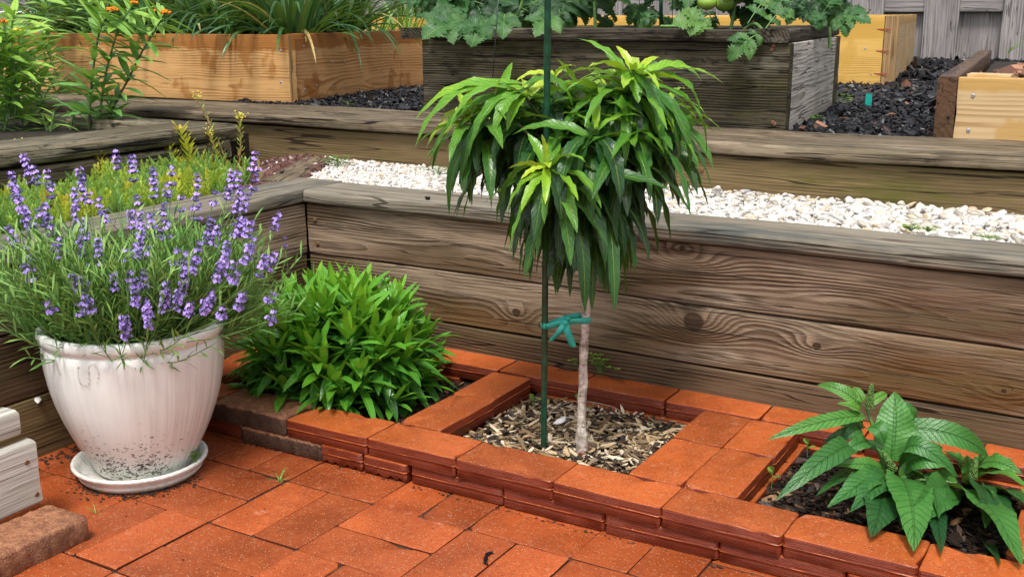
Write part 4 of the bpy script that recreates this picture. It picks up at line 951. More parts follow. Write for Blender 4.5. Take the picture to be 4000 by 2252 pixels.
for a_, l_ in ((-.2, .034), (.12, .046)):
    strip('tail', [kn - FWD * .003, kn - FWD * .008 + RGT * a_ * .05 - (0, 0, l_ * .45), kn - FWD * .004 + RGT * a_ * .13 - (0, 0, l_)], .0125, 14, upv=RGT, tw=[.2, -.35, .5 if a_ > 0 else -.6])
mb = MB(); mb.add(kn - FWD * .004 + (ico(2)[0] * np.array([.006, .005, .0065])), ico(2)[1]); strip('bow_loop', [kn, kn + RGT * .006 + (0, 0, .009) - FWD * .006, kn + RGT * .001 + (0, 0, .012), kn], .008, 12, upv=RGT); mb.build('knot', TEAL, rb)

# ------------------------------------------------------------------ butterfly bush in the third bed
BP = np.array([1.085, .36, -.045]); bb = empty('butterfly_bush', BP, 'dark green bush with large toothed leaves and green flower buds, right brick bed', 'shrub')
def zz4(u, v): return 1931 + u * .333, 967 + v * .333
def bush_shoot(tip, off, lv_, bud):
    sh = MB(); t = near(*zz4(*tip), BP, off); tube(sh, curve([BP + (t - BP) * .05, (BP + t) / 2 + (0, 0, .012), t], 10), np.linspace(.0048, .003, 10), 7, 1, False)
    for (b, e, w, ob, oe, ar, tn) in lv_:
        P0, P1 = near(*zz4(*b), BP, ob), near(*zz4(*e), BP, oe)
        if P1[2] < .012: P1 = at(*zz4(*e), 'z', .012)
        Wd = w * .333 / 1420. * 1.3
        leafc(sh, P0, P1, Wd, ar, nrm(np.array([0, 0, .75]) - FWD * .75), 18, .22, .085, tn + rnd.uniform(-.1, .1), 'ovate', .035, rnd.uniform(1.5, 3), twist=rnd.uniform(-.55, .55))
    o = sh.build('shoot', [L_BUD, STEMG], bb)
    if bud:
        m2 = MB(); b0, b1 = near(*zz4(*bud[0]), BP, off - .01), near(*zz4(*bud[1]), BP, off - .012); ax = nrm(b1 - b0); u_ = nrm(np.cross(ax, (.3, .8, .2))); v_ = np.cross(ax, u_); Lb = np.linalg.norm(b1 - b0)
        for k in range(15):
            f = k / 14; rr = .006 * (1 - f) ** .7 + .001
            for j in range(9):
                a = j * .698 + k * .35; q = b0 + ax * Lb * f + (u_ * math.cos(a) + v_ * math.sin(a)) * rr; m2.add(q + IV * .0019 * rnd.uniform(.6, 1.3), IF)
        q = m2.build('flower_bud', BUDG, None, origin=BP); q.parent = o; q.location = (0, 0, 0)
bush_shoot((745, 170), .03, [((720,300),(480,300),110,.05,.04,.02,.3),((800,330),(1000,470),120,.03,.0,.02,.4),((760,320),(880,450),100,.0,-.03,.02,.5),((690,340),(560,420),90,.02,.0,.015,.35),((730,235),(0,412),95,.02,-.06,.02,.62),((700,165),(372,0),85,.03,.06,.02,.55),((715,130),(640,18),60,.03,.05,.006,.7),((700,205),(520,140),55,.02,.0,.008,.75),((910,170),(1110,276),90,.03,.05,.02,.45),((960,215),(1085,275),70,.05,.06,.012,.7),((980,320),(1665,542),150,.03,.07,.035,.42),((710,345),(420,432),85,.02,.0,.01,.15),((760,430),(560,508),95,.0,-.04,.012,.5),((745,160),(900,65),60,.03,.06,.01,.7)], ((765,170),(785,0)))
bush_shoot((960, 670), -.04, [((930,570),(955,52),235,-.02,.03,.012,.62),((1000,640),(1410,640),170,-.02,.0,.06,.45),((1000,600),(1440,700),120,.0,.02,.07,.35),((870,640),(480,612),90,-.04,-.08,.016,.55),((640,470),(55,872),140,.0,-.06,.05,.18),((870,680),(448,925),150,-.05,-.1,.03,.32),((980,690),(1102,1255),240,-.05,-.17,.025,.55),((860,770),(780,1150),240,-.04,-.13,.02,.12),((640,650),(365,835),65,.0,-.03,.015,.3),((1180,760),(1310,1270),120,.0,-.12,.01,.05),((1000,690),(1170,560),90,-.04,-.02,.01,.7),((900,700),(620,960),160,-.03,-.08,.03,.2),((1000,720),(1000,1060),190,.0,-.06,.02,.1),((1080,700),(1290,1010),170,-.01,-.05,.03,.22),((820,660),(560,760),130,.03,.0,.03,.25),((1060,600),(1320,470),130,.06,.09,.03,.4),((900,560),(700,430),110,.06,.08,.02,.3)], ((945,640),(868,500)))
bush_shoot((1420, 740), -.01, [((1360,770),(1005,1090),215,-.02,-.13,.035,.42),((1390,780),(1915,1362),230,-.02,-.13,.03,.5),((1600,700),(1990,800),110,.0,.02,.02,.6),((1590,625),(1920,672),115,.02,.05,.02,.55),((1500,690),(1500,528),110,.02,.03,.006,.6),((1430,725),(1125,700),75,-.02,-.06,.018,.55),((1640,850),(1960,910),100,.0,.0,.02,.2),((1440,1140),(1755,1352),100,.02,-.08,.015,.05),((1310,790),(1300,690),75,-.03,-.03,.004,.85),((1620,740),(1660,880),60,-.01,-.04,.006,.3),((1500,760),(1640,1080),170,.02,-.03,.03,.15),((1350,820),(1150,1020),150,.02,.0,.03,.2),((1560,690),(1850,560),120,.06,.09,.03,.45),((1450,640),(1330,500),100,.05,.08,.015,.5),((1550,820),(1840,1180),150,.04,.0,.03,.12),((1700,800),(1990,960),90,.04,.04,.01,.15)], ((1545,700),(1575,540)))

# ------------------------------------------------------------------ milkweed in the old planter
def milkweed(label, stems):
    root = None
    for (pp, y0, tn, ln, dark, fl) in stems:
        B0 = at(pp[0][0] * .412, pp[0][1] * .412, 'z', .418)
        B0 = B0 if y0 is None else near(pp[0][0] * .412, pp[0][1] * .412, y0)
        if root is None: root = empty('milkweed', B0, label, 'milkweed', 'milkweeds in the old planter')
        c = curve([near(a * .412, b * .412, B0, 0) for a, b in pp], 26); mb = MB(); tube(mb, c, np.linspace(.0042, .0026, 26), 7, 1 if not dark else 2, False)
        Ltot = np.linalg.norm(np.diff(c, axis=0), axis=1).sum(); n_ = int(Ltot / .0085); ln = ln * 1.6; tn = tn + .12; B, D, L_, W_, T_ = [], [], [], [], []
        for k in range(n_):
            f = .06 + .94 * k / n_; q = c[int(f * 25)]; tg = nrm(c[min(25, int(f * 25) + 1)] - c[int(f * 25)] + 1e-6); a = k * 2.39996 + rnd.uniform(-.4, .4); u_ = nrm(np.cross(tg, (1, .2, .1))); v_ = np.cross(tg, u_)
            B.append(q); D.append((u_ * math.cos(a) + v_ * math.sin(a)) * .9 + tg * rnd.uniform(.1, .55)); L_.append(ln * rnd.uniform(.75, 1.2)); W_.append(ln * rnd.uniform(.15, .2)); T_.append(tn + .25 * f + rnd.uniform(-.15, .15))
        leaves(mb, B, D, np.array(L_), np.array(W_), rng.uniform(0, .75, n_), 9, .25, .03, np.clip(T_, 0, 1), 'lance', roll=.4, fine=True)
        o = mb.build('stem', [L_MILK, STEMG, STEMD], root)
        if fl:
            m2 = MB(); e = c[-1]
            for k in range(fl[1]):
                dr = nrm(np.array([rnd.gauss(0, 1), rnd.gauss(0, 1), abs(rnd.gauss(0, .8))])); q = e + dr * np.array([fl[0], fl[0], fl[0] * .55]) * rnd.uniform(.6, 1); tube(m2, [e, q], .0005, 4, 1, False)
                for p_ in range(5):
                    a = p_ * 1.2566 + k; m2.add(q + np.array([math.cos(a) * .0022, math.sin(a) * .0022, rnd.uniform(0, .003)]) + IV * np.array([.0016, .0016, .0028]), IF, 0)
            m2.build('flower_head', [ORANGEF if not fl[2] else YELLOWF, STEMG], root)
    return root
MP = at(224, 325, 'z', .418)
milkweed('milkweed with three upright leafy stems and orange flowers, foreground of the old planter', [([(545,790),(552,600),(568,430),(612,180),(690,68)], None, .45, .085, True, (.022, 60, 0)), ([(640,770),(700,640),(790,470),(870,310),(950,180),(1005,85)], MP, .42, .075, True, (.02, 40, 0)), ([(600,760),(640,480),(690,280),(735,150),(815,25)], MP, .45, .08, False, (.015, 34, 0))])
milkweed('tall milkweed stem leaning left with pale leaves, left of the dark-stemmed milkweed', [([(375,640),(290,430),(262,230),(272,80),(282,-60)], at(154, 264, 'z', .418), .42, .09, False, None), ([(400,645),(335,430),(280,290),(260,200)], at(160, 266, 'z', .418), .4, .06, True, None)])
milkweed('bushy pale milkweed at the left edge of the old planter', [([(60,720),(20,520),(-20,300),(-40,100)], MP, .6, .085, False, None), ([(90,700),(110,520),(60,330),(20,140)], MP, .75, .075, False, (.018, 30, 0)), ([(40,760),(60,560),(120,380),(110,190)], MP, .8, .07, False, (.014, 26, 1)), ([(285,630),(150,440),(70,280),(40,190)], MP + (-.2, .2, 0), .45, .08, False, None), ([(-60,800),(-30,600),(-60,420),(-20,220)], MP, .55, .09, False, None), ([(20,830),(50,700),(90,560),(130,440)], MP, .35, .07, False, None), ([(140,800),(120,640),(100,470),(60,300)], MP + (-.1, .1, 0), .55, .085, False, None), ([(-20,700),(10,450),(60,230),(90,60)], MP + (-.1, .1, 0), .6, .085, False, None), ([(200,760),(180,600),(170,470),(175,330)], MP + (-.3, .3, 0), .65, .07, False, None), ([(230,700),(215,520),(160,330),(130,120)], MP + (-.3, .3, 0), .55, .08, False, None)])
milkweed('low young milkweed shoot on the planter soil between taller stems', [([(310,800),(320,740),(330,680)], None, .72, .05, False, None), ([(290,805),(270,740),(255,690)], MP, .65, .05, False, None), ([(560,790),(590,730),(600,660)], MP, .3, .05, False, None), ([(430,790),(440,740),(455,700)], MP, .3, .05, False, None), ([(700,740),(690,690),(650,640)], MP, .3, .055, False, None)])
milkweed('milkweed behind the others with orange heads near the orange raised bed', [([(760,640),(780,480),(800,330),(880,190),(970,70)], at(300, 255, 'z', .418), .5, .07, False, (.02, 46, 0)), ([(720,640),(740,470),(760,320),(800,210),(1060,75)], at(290, 255, 'z', .418), .5, .06, True, (.012, 20, 1)), ([(480,640),(500,420),(540,200),(530,0)], at(200, 255, 'z', .418), .4, .07, False, (.018, 30, 0))])

# ------------------------------------------------------------------ stonecrops
def sedum_shoot(mb, b, d, Ln, n_, ll, ww, tint, mat=0, sp=.9):
    b = np.asarray(b, float); d = nrm(d); u_ = nrm(np.cross(d, (.4, .1, .3))); v_ = np.cross(d, u_); k = np.arange(n_); f = k / n_; a = k * 2.39996 + rnd.uniform(0, 6)
    B = b + np.outer(f * Ln, d); dd = np.outer(np.cos(a), u_) + np.outer(np.sin(a), v_); spf = (sp * (1 - f ** 3) + .1)[:, None]; D = dd * np.sin(spf) + d * np.cos(spf)
    return B, D, ll * (1 - .35 * f), np.full(n_, ww), np.clip(tint + .12 * f + rng.uniform(-.06, .06, n_), 0, 1)
acc = [[], [], [], [], []]
P = grid_pts(-.905, -.565, -.55, .69, .0195, .6, lambda x, y: not (y > .56 and x > -.75 and rnd.random() < .8) and not (y > .5 and x > -.62))
patch = lambda x, y, s: math.sin(x * 23 + 3 * math.sin(y * 11 + s)) * .5 + math.sin(y * 17 + s * 2) * .5
for x, y in P:
    p = patch(x, y, 1.); h = rnd.uniform(.035, .065) + .02 * max(0, patch(x, y, 4.)); z = .335
    if p > .25: a_ = sedum_shoot(None, (x, y, z), (rnd.gauss(0, .25), rnd.gauss(0, .25), 1), h, 30, .0165, .0062, rnd.uniform(.55, .88))
    elif p > -.4: a_ = sedum_shoot(None, (x, y, z), (rnd.gauss(0, .4), rnd.gauss(0, .4), 1), h * 1.25, 44, .0185, .0036, rnd.uniform(.1, .5))
    else: a_ = sedum_shoot(None, (x, y, z), (rnd.gauss(0, .2), rnd.gauss(0, .2), 1), h * .8, 22, .0145, .0095, rnd.uniform(.3, .7))
    for q, v in zip(acc, a_): q.append(v)
mb = MB(); q = [np.concatenate(v) for v in acc]; leaves(mb, q[0], q[1], q[2], q[3], -.4, 2, .3, 0, q[4], 'obl'); tag(mb.build('stonecrop_carpet', L_SED), kind='stuff')
for (u, v0, v1, tn, ll, lab, hd) in ((490, 420, 240, .35, .011, 'tallest thin stonecrop stalk with reddish stem, nodding tip over the timber planter', 1), (600, 430, 290, .55, .012, 'pale flowering stonecrop stalk in front of the red gravel', 2), (523, 430, 330, .62, .013, 'curved yellow-green stonecrop stalk beside the planter corner', 1), (452, 440, 325, .78, .02, 'thick bright yellow stonecrop spike by the planter corner', 0), (400, 440, 350, .78, .016, 'short yellow stonecrop shoot in front of the old timber', 0), (355, 430, 362, .12, .015, 'blue-green needle stonecrop shoot against the old timber', 0), (40, 440, 362, .5, .008, 'stonecrop stalk with a round yellow seed head at the left edge', 3), (618, 470, 405, .2, .012, 'low blue-green stonecrop spike right of the lavender tops', 0), (240, 470, 390, .9, .014, 'small golden stonecrop spike at the foot of the old timber', 0)):
    b = at(u, v0, 'z', .338); b[0] = min(max(b[0], -.90), -.58); b[1] = min(b[1], .8); d0 = near(u, v1, b); c = curve([b, (b + d0) / 2 + RGT * .006, d0], 16)
    o = empty('stonecrop_stalk', b, lab, 'stonecrop', 'taller stonecrop stalks'); mb = MB(); n_ = 60 if hd == 0 else 34; f = np.linspace(0, 1, n_); k = np.arange(n_) * 2.39996
    if hd == 3: f = np.linspace(0, .55, n_)
    Bs = np.array([c[int(x * 15)] * (1 - (x * 15) % 1) + c[min(15, int(x * 15) + 1)] * ((x * 15) % 1) for x in f]); D = np.stack([np.cos(k), np.sin(k), .7 + 0 * k], 1)
    leaves(mb, Bs, D, ll * 1.7 * rng.uniform(.8, 1.2, n_), ll * .42, -.6, 4, .3, 0, np.clip(tn + .2 * f, 0, 1), 'obl'); tube(mb, c, .0026, 6, 1, False); mb.build('stem', [L_SED, STEMR if hd in (1, 2, 3) else STEMG], o)
    if hd:
        m2 = MB()
        for i in range(26 if hd == 2 else (60 if hd == 3 else 14)):
            q = c[-1] + np.array([rnd.gauss(0, .007), rnd.gauss(0, .007), rnd.gauss(0, .006)]) * (1.25 if hd == 3 else 1) + RGT * .006; m2.add(q + IV * .0024, IF)
        m2.build('flower_head', YELLOWF, o)
for (u, v, s, lab) in ((448, 495, .02, 'dark red stonecrop rosette stalk among yellow-green carpet'), (410, 400, .022, 'brownish red stonecrop rosette near the old timber'), (130, 545, .02, 'red stonecrop rosette low at the left wall cap')):
    b = at(u, v, 'z', .345); b[0] = min(max(b[0], -.9), -.585); o = empty('red_stonecrop', b, lab, 'stonecrop', 'red stonecrops'); mb = MB()
    for h in (.005, .022, .04):
        k = np.arange(11) * 2.4; leaves(mb, np.tile(b + (0, 0, h), (11, 1)), np.stack([np.cos(k), np.sin(k), .5 + 0 * k], 1), s * rng.uniform(.6, 1, 11) * (.75 if h > .03 else 1), s * .42, -.5, 4, .3, 0, rng.random(11), 'obl')
    tube(mb, [b, b + (0, 0, .045)], .002, 6); mb.build('rosette', L_REDSED, o)

# ------------------------------------------------------------------ plants in the raised beds
def strap_clump(name, label, cat, P, n_, Lr, Wr, tn, mat, spread=(.1, .9), dr=(.6, 2.4), grp=None, rad=.05, yel=.04):
    P = np.asarray(P, float); o = empty(name, P, label, cat, grp); mb = MB(); a = rng.uniform(0, 6.283, n_); th = rng.uniform(*spread, n_); r = rad * np.sqrt(rng.random(n_))
    t = np.clip(tn + rng.uniform(-.25, .25, n_), 0, .85); t[rng.random(n_) < yel] = .98
    leaves(mb, P + np.stack([r * np.cos(a), r * np.sin(a), 0 * r], 1), np.stack([np.sin(th) * np.cos(a), np.sin(th) * np.sin(a), np.cos(th)], 1), rng.uniform(*Lr, n_), rng.uniform(*Wr, n_), rng.uniform(*dr, n_), 10, .3, 0, t, 'strap', roll=.5)
    mb.build('leaf_blades', mat, o); return o
def abase(u, y): d = ray(u, 60); t = (y - CAM[1]) / d[1]; q = CAM + d * t; q[2] = .67; return q
for i, (u, y, l) in enumerate(((735, 1.80, 'at the front corner of the orange raised bed'), (640, 2.05, 'left of the corner clump in the orange raised bed'), (545, 1.85, 'above the wet middle of the orange front board'), (455, 2.1, 'behind the right-hand orange milkweed flower'), (370, 1.95, 'behind the upper orange milkweed flowers'), (270, 2.1, 'toward the left end of the orange raised bed'), (840, 2.15, 'behind the corner clump, above the orange end board'), (690, 2.7, 'in the back row behind the corner clump'), (510, 2.7, 'in the back row left of the middle, mostly hidden'), (330, 2.6, 'in the back row at the left, mostly hidden'), (160, 2.2, 'at the far left end beside the white tub'))):
    strap_clump('onion_clump', 'dark green strap leaf clump ' + l, 'onion clump', abase(u, y), 150, (.22, .5), (.011, .02), .38, L_STRAP, grp='strap-leaved onion clumps in the orange raised bed', rad=.09)
o = empty('fallen_onion_leaves', abase(560, 1.60), 'limp onion leaves drooping over the front edge of the orange raised bed', 'leaves'); mb = MB()
for (a, b, w, tn) in (((600,60),(515,92),.013,.5),((590,95),(557,150),.012,.6),((610,78),(575,112),.012,.5),((655,90),(630,125),.009,1.),((695,75),(640,95),.012,.45),((705,70),(660,88),.012,.5),((768,75),(770,108),.008,1.),((850,85),(905,100),.009,.8),((545,70),(480,96),.014,.45),((500,62),(505,80),.008,.97),((860,70),(905,85),.01,.4)):
    leafc(mb, near(*a, abase(600, 1.60), .03), near(*b, abase(600, 1.575), -.012), w, .014, nrm(np.array([0, 0, .8]) - FWD * .6), 10, .2, .03, tn, 'lance')
mb.build('leaf_blades', L_STRAP, o)
for (u, y, l) in ((930, 2.9, 'bright arching daylily leaves behind the orange end board'), (1010, 3.2, 'bright daylily leaves left of the tomato plant'), (985, 3.9, 'far bright daylily clump near the fence')):
    q = abase(u, y); q[2] = .55; strap_clump('daylily_clump', l, 'daylily', q, 70, (.22, .4), (.010, .016), .55, L_DAY, (.1, .8), (.8, 2.6), 'daylily clumps behind the orange bed', .06, .05)
def fern(u, y, z, l, n_=26, s=1.):
    q = abase(u, y); q[2] = z; o = empty('green_bush', q, l, 'shrub', 'leafy bushes in the background'); mb = MB()
    B, D, L_, W_, T_ = [], [], [], [], []
    for i in range(n_):
        a = rnd.uniform(0, 6.283); th = rnd.uniform(.1, 1.2); e = q + np.array([math.sin(th) * math.cos(a), math.sin(th) * math.sin(a), math.cos(th)]) * rnd.uniform(.25, .42) * s; c = curve([q, (q + e) / 2 + (0, 0, .04), e], 20); tube(mb, c, .002, 5, 1, False)
        for k in range(4, 20):
            for sg in (-1, 1):
                tg = nrm(c[k] - c[k - 1]); sd = nrm(np.cross(tg, (0, 0, 1))); B.append(c[k]); D.append(sd * sg + tg * .6 + (0, 0, rnd.uniform(-.1, .3))); L_.append(rnd.uniform(.03, .055) * s); W_.append(.014 * s); T_.append(rnd.uniform(.2, .8))
    leaves(mb, B, D, np.array(L_), np.array(W_), .5, 4, .2, .03, np.array(T_), 'ovate', roll=.4); mb.build('foliage', [L_TOM, STEMG], o)
fern(1035, 3.5, .55, 'ferny green bush behind the daylilies, left of the tomatoes'); fern(880, 4.2, .5, 'ferny bush far behind the orange bed', 30, 1.2); fern(600, 4.6, .5, 'dark bush deep behind the onion clumps', 34, 1.5); fern(330, 4.4, .5, 'dark bush behind the left onion clumps', 34, 1.5); fern(90, 4.8, .5, 'bush in the far left corner behind the white tub', 34, 1.6); fern(1180, 5.2, .5, 'far bush in front of the grey fence', 24, 1.1); fern(2120, 5.0, .5, 'bush behind the right tomato plant', 16, .8)
# tomatoes
def tomleaf(mb, P0, P1, W=.05, tn=.4, arch=.03, nrmv=None):
    nv = nrm(np.array([0, 0, .7]) - FWD * .8) if nrmv is None else nrmv; P0, P1 = np.asarray(P0, float), np.asarray(P1, float); ax = P1 - P0; Ln = np.linalg.norm(ax); up = nrm(nv - nrm(ax) * (nv @ nrm(ax))); sd = nrm(np.cross(ax, up))
    t = np.linspace(0, 1, 10); C = P0 + np.outer(t, ax) + np.outer(4 * t * (1 - t) * arch, up); tube(mb, C[:8], .0018, 5, 1, False)
    leafc(mb, C[5], C[9], W * .85, .008, nv, 17, .3, .10, tn, 'lance', .2, 2.)
    for f, s_ in ((.28, .6), (.45, .85), (.62, .95)):
        q = C[int(f * 9)]
        for sg in (-1, 1): leafc(mb, q, q + sd * sg * Ln * .36 * s_ + nrm(ax) * Ln * .2 * s_ - up * .012, W * .58 * s_, .008, nv, 13, .3, .10, tn + rnd.uniform(-.2, .12), 'lance', .2, 2.)
def tomato_plant(label, base, stems, lvs, fruit=()):
    o = empty('tomato_plant', base, label, 'tomato plant', 'tomato plants in the grey raised bed'); mb = MB()
    for st in stems: tube(mb, curve([np.asarray(p) for p in st], 14), np.linspace(.006, .004, 14), 7, 1, False)
    for (a, b, w, tn, oa, ob) in lvs: tomleaf(mb, near(*a, base, oa), near(*b, base, ob), w, tn)
    mb.build('foliage', [L_TOM, STEMG], o)
    for (u, v, off) in fruit:
        q = near(u, v, base, off); m2 = MB(); V, F = ico(3); m2.add(q + V @ np.stack([RGT * .03, FWD * .024, np.array([0, 0, .023])]), F); m2.build('tomato', TOMATO, o)
def rl(u0, u1, v0, v1, n_, base, w=(.045, .07), Ln=(60, 110)):
    out = []
    for i in range(n_):
        a = (rnd.uniform(u0, u1), rnd.uniform(v0, v1)); an = rnd.uniform(-2.6, 2.6) + 1.57 if i % 2 else rnd.uniform(.3, 2.8); l = rnd.uniform(*Ln); out.append((a, (a[0] + l * math.cos(an), min(88, a[1] + l * .75 * math.sin(an))), rnd.uniform(*w), rnd.uniform(.05, .7), rnd.uniform(-.1, .3), rnd.uniform(-.12, .3)))
    return out
tb = near(1245, 75, (-.30, 1.75, .68)); tb[2] = .672
tomato_plant('left tomato plant sprawling over the grey bed cap toward the orange bed', tb, [[tb, near(1240, 20, tb), near(1260, -90, tb)], [tb, near(1300, 40, tb), near(1330, -60, tb)]], [((1190,60),(1062,100),.085,.55,-.3,-.45),((1225,52),(1185,120),.08,.55,-.34,-.45),((1270,40),(1265,100),.06,.6,-.3,-.44),((1180,40),(1085,75),.07,.4,-.2,-.3)] + rl(1090, 1400, -60, 55, 52, tb), ())
tb = near(1500, 75, (-.02, 1.85, .68)); tb[2] = .672
tomato_plant('middle tomato plant behind the green stake with curled leaves on the cap', tb, [[tb, near(1495, 0, tb), near(1500, -90, tb)]], [((1400,50),(1345,95),.055,.65,-.35,-.5),((1395,75),(1340,40),.05,.6,-.3,-.3)] + rl(1400, 1680, -60, 45, 30, tb, (.04, .06)), ())
tb = near(1830, 70, (.22, 1.7, .68)); tb[2] = .672
tomato_plant('right tomato plant with green fruit and a leaf hanging in front of the grey bed', tb, [[tb, near(1850, 0, tb), near(1845, -90, tb)], [tb, near(1740, 72, tb, -.02), near(1660, 66, tb, -.03)], [tb, near(1890, 62, tb, -.15), near(1925, 82, tb, -.36)]], [((1922,82),(1832,155),.05,.6,-.36,-.395),((1880,60),(1940,-5),.08,.65,-.2,-.1),((1800,85),(1690,62),.075,.85,-.25,-.3),((1920,80),(1975,30),.06,.6,-.33,-.25)] + rl(1700, 2000, -60, 35, 32, tb), ((1778, 6, -.05), (1822, 10, .0), (1850, -8, .02)))
tb = near(2090, 70, (.42, 1.95, .68)); tb[2] = .672
tomato_plant('rightmost tomato plant with leaves over the bed corner and yellow boards', tb, [[tb, near(2085, 10, tb), near(2090, -90, tb)]], [((2080,62),(2190,60),.06,.5,-.1,-.2),((2090,60),(2128,95),.045,.5,-.12,-.2),((2030,50),(2062,78),.05,.5,-.1,-.15),((2060,55),(2110,-20),.06,.4,-.1,-.1)] + rl(1990, 2110, -50, 30, 16, tb, (.04, .06), (40, 80)), ())
cg = empty('tomato_cage', (0, 1.4, .5), 'thin dark green wire legs of tomato supports against the grey bed', 'cage')
P0 = np.array([0, 1.385, .7])
for (a, b, r_) in (((1256,-40),(1239,195),.0016),((1736,-40),(1728,165),.0016)): mb = MB(); tube(mb, [near(*a, P0), near(*b, P0)], r_, 6); mb.build('wire_leg', WIRE, cg)
P0 = np.array([.1, 1.75, .7])
for (a, b, r_) in (((1662,-60),(1662,68),.006),((1609,-60),(1607,60),.0014),((1692,-60),(1690,70),.0014)): mb = MB(); tube(mb, [near(*a, P0), near(*b, P0)], r_, 8); mb.build('support_rod', STAKE, cg)

# white tub at upper left
q = abase(75, 2.9); q[2] = .62; tub = empty('white_tub', q, 'white plastic tub half hidden behind milkweed leaves, upper left corner', 'tub')
mb = MB(); lathe(mb, [(.0, 0), (.24, 0), (.27, .07), (.285, .16), (.30, .165), (.30, .18), (.28, .18), (.265, .07), (0, .02)], q, 48); mb.build('tub_body', WHITEP, tub)

# ------------------------------------------------------------------ weeds, stones, twigs
def clover(name, label, P, n_, s, spread, h, cat='weed', tn=(.3, .9)):
    P = np.asarray(P, float); o = empty(name, P, label, cat); mb = MB()
    for i in range(n_):
        q = P + np.array([rnd.gauss(0, spread), rnd.gauss(0, spread * .6), rnd.uniform(.3, 1) * h]); tube(mb, curve([P + (q - P) * .1 * np.array([1, 1, 0]), (P + q) / 2 + (0, 0, h * .2), q], 5), .0006, 4, 1, False)
        for k in range(3):
            a = k * 2.094 + i; d = np.array([math.cos(a), math.sin(a), rnd.uniform(.1, .5)]) - FWD * .3; leaves(mb, [q], [d], s * rnd.uniform(.7, 1.1), s * 1.0, .3, 4, .25, 0, rnd.uniform(*tn), 'obl')
    mb.build('leaves', [L_CLOVER, STEMG], o)
clover('clover_weed', 'yellow-green clover weed growing at the foot of the board wall behind the trunk', at(1508, 936, 'y', .545), 26, .0075, .02, .042)
clover('clover_weed', 'small sprig of clover between stake and trunk at the wall foot', at(1447, 916, 'y', .548), 5, .006, .008, .012)
clover('clover_weed', 'clover weed growing in the white gravel by the divider timber', at(850, 418, 'z', .345), 26, .0075, .028, .03, tn=(.1, .5))
clover('clover_weed', 'pale clover on the black mulch beside the grey raised bed', at(2118, 258, 'z', .46), 14, .011, .028, .03)
clover('clover_weed', 'tiny green weed in the saucer rim of the white pot', at(489, 1162, 'z', -.045), 7, .007, .006, .022, tn=(.2, .5))
clover('yellow_sedum_weed', 'yellow stonecrop tuft at the edge of the white gravel, right', at(2290, 580, 'z', .352), 26, .005, .012, .012, tn=(.9, 1))
clover('yellow_sedum_weed', 'second yellow tuft just right of the first, edge of the white gravel', at(2333, 582, 'z', .352), 18, .005, .008, .010, tn=(.9, 1))
clover('yellow_sedum_weed', 'flat yellow-green weeds on the grey cap near the right edge', at(2480, 597, 'z', .3545), 18, .004, .018, .004, tn=(.8, 1))
clover('gravel_weed', 'grey-green weed among the red stones near the upper wall', at(745, 380, 'z', .35), 16, .005, .03, .01, tn=(.2, .5))
clover('gravel_weed', 'pale weed clump under the weeping tree at the far gravel edge', at(1100, 440, 'z', .345), 18, .006, .03, .025, tn=(.1, .4))
clover('gravel_weed', 'tiny grey-green weed at the near corner of the grey bed', at(2045, 300, 'z', .462), 10, .007, .015, .012, tn=(.1, .3))
for (u, v, z, l, up_) in ((1340, 1018, -.03, 'round-leaved seedling in the wood chips behind the green stake', .016), (1940, 1222, -.035, 'small seedling by the brick divider in the right bed', .03), (2030, 1140, -.03, 'seedling near the butterfly bush beside the double divider', .022), (2580, 1268, -.03, 'seedling at the right end of the right-hand bed', .02), (1455, 1010, -.03, 'tiny seedling leaf in the wood chips behind the trunk', .006)):
    P = at(u, v, 'z', z); o = empty('seedling', P, l, 'seedling', 'small seedlings in the beds'); mb = MB()
    for k in range(3): a = k * 2.1 + .4; leaves(mb, [P + (0, 0, up_ * (.5 + .25 * k))], [np.array([math.cos(a), math.sin(a), .5 + .5 * k])], .016, .010, .4, 5, .2, 0, rnd.uniform(.4, .8), 'obl')
    tube(mb, [P - (0, 0, .006), P + (0, 0, up_)], .0008, 5, 1, False); mb.build('leaves', [L_CLOVER, STEMG], o)
def grass(label, P, n_, L0, tn):
    o = empty('grass_tuft', P, label, 'grass'); mb = MB(); a = rng.uniform(0, 6.28, n_); leaves(mb, np.tile(P, (n_, 1)), np.stack([np.cos(a), np.sin(a), rng.uniform(.4, 1.6, n_)], 1), rng.uniform(.5, 1, n_) * L0, L0 * .045, 1.2, 7, .3, 0, tn, 'strap'); mb.build('blades', L_DAY, o)
grass('thin dry grass tuft in a patio joint between pot and edging', at(703, 1213, 'z', -.073), 6, .05, .75); grass('yellow grass sprout on the black mulch in front of the orange bed', at(876, 264, 'z', .47), 4, .05, .95); grass('young grass growing from the red bark of the tan bed', at(2535, 135, 'z', .62), 6, .13, .7); grass('dry wisp of grass in front of the saucer', at(240, 1290, 'z', -.073), 7, .03, .98)
def stone(name, label, P, s, mat, cat='stone', tilt=.3):
    mb = MB(); scatter(mb, [rnd.choice(PT)], [P], np.array([s]), tilt); return tag(mb.build(name, mat, origin=P), label, cat)
stone('white_stone', 'smooth white stone on the wood chips beside the tree trunk', at(1410, 1055, 'z', -.028), (.015, .009, .006), QUARTZ); stone('white_stone', 'white stone wedged in the board joint left of the pot', at(96, 1006, 'x', -.409), (.012, .007, .006), QUARTZ)
stone('dark_pebble', 'small black lump on the grey cap board left of the tree', at(1075, 497, 'z', .358), (.009, .007, .006), BMULCH)
def bark_chip(label, P, s):
    mb = MB(); scatter(mb, [rnd.choice(ST)], [P], np.array([s]), .25); return tag(mb.build('bark_chip', RMULCH, smooth=False, origin=P), label, 'bark chip', 'stray bark chips on the black mulch')
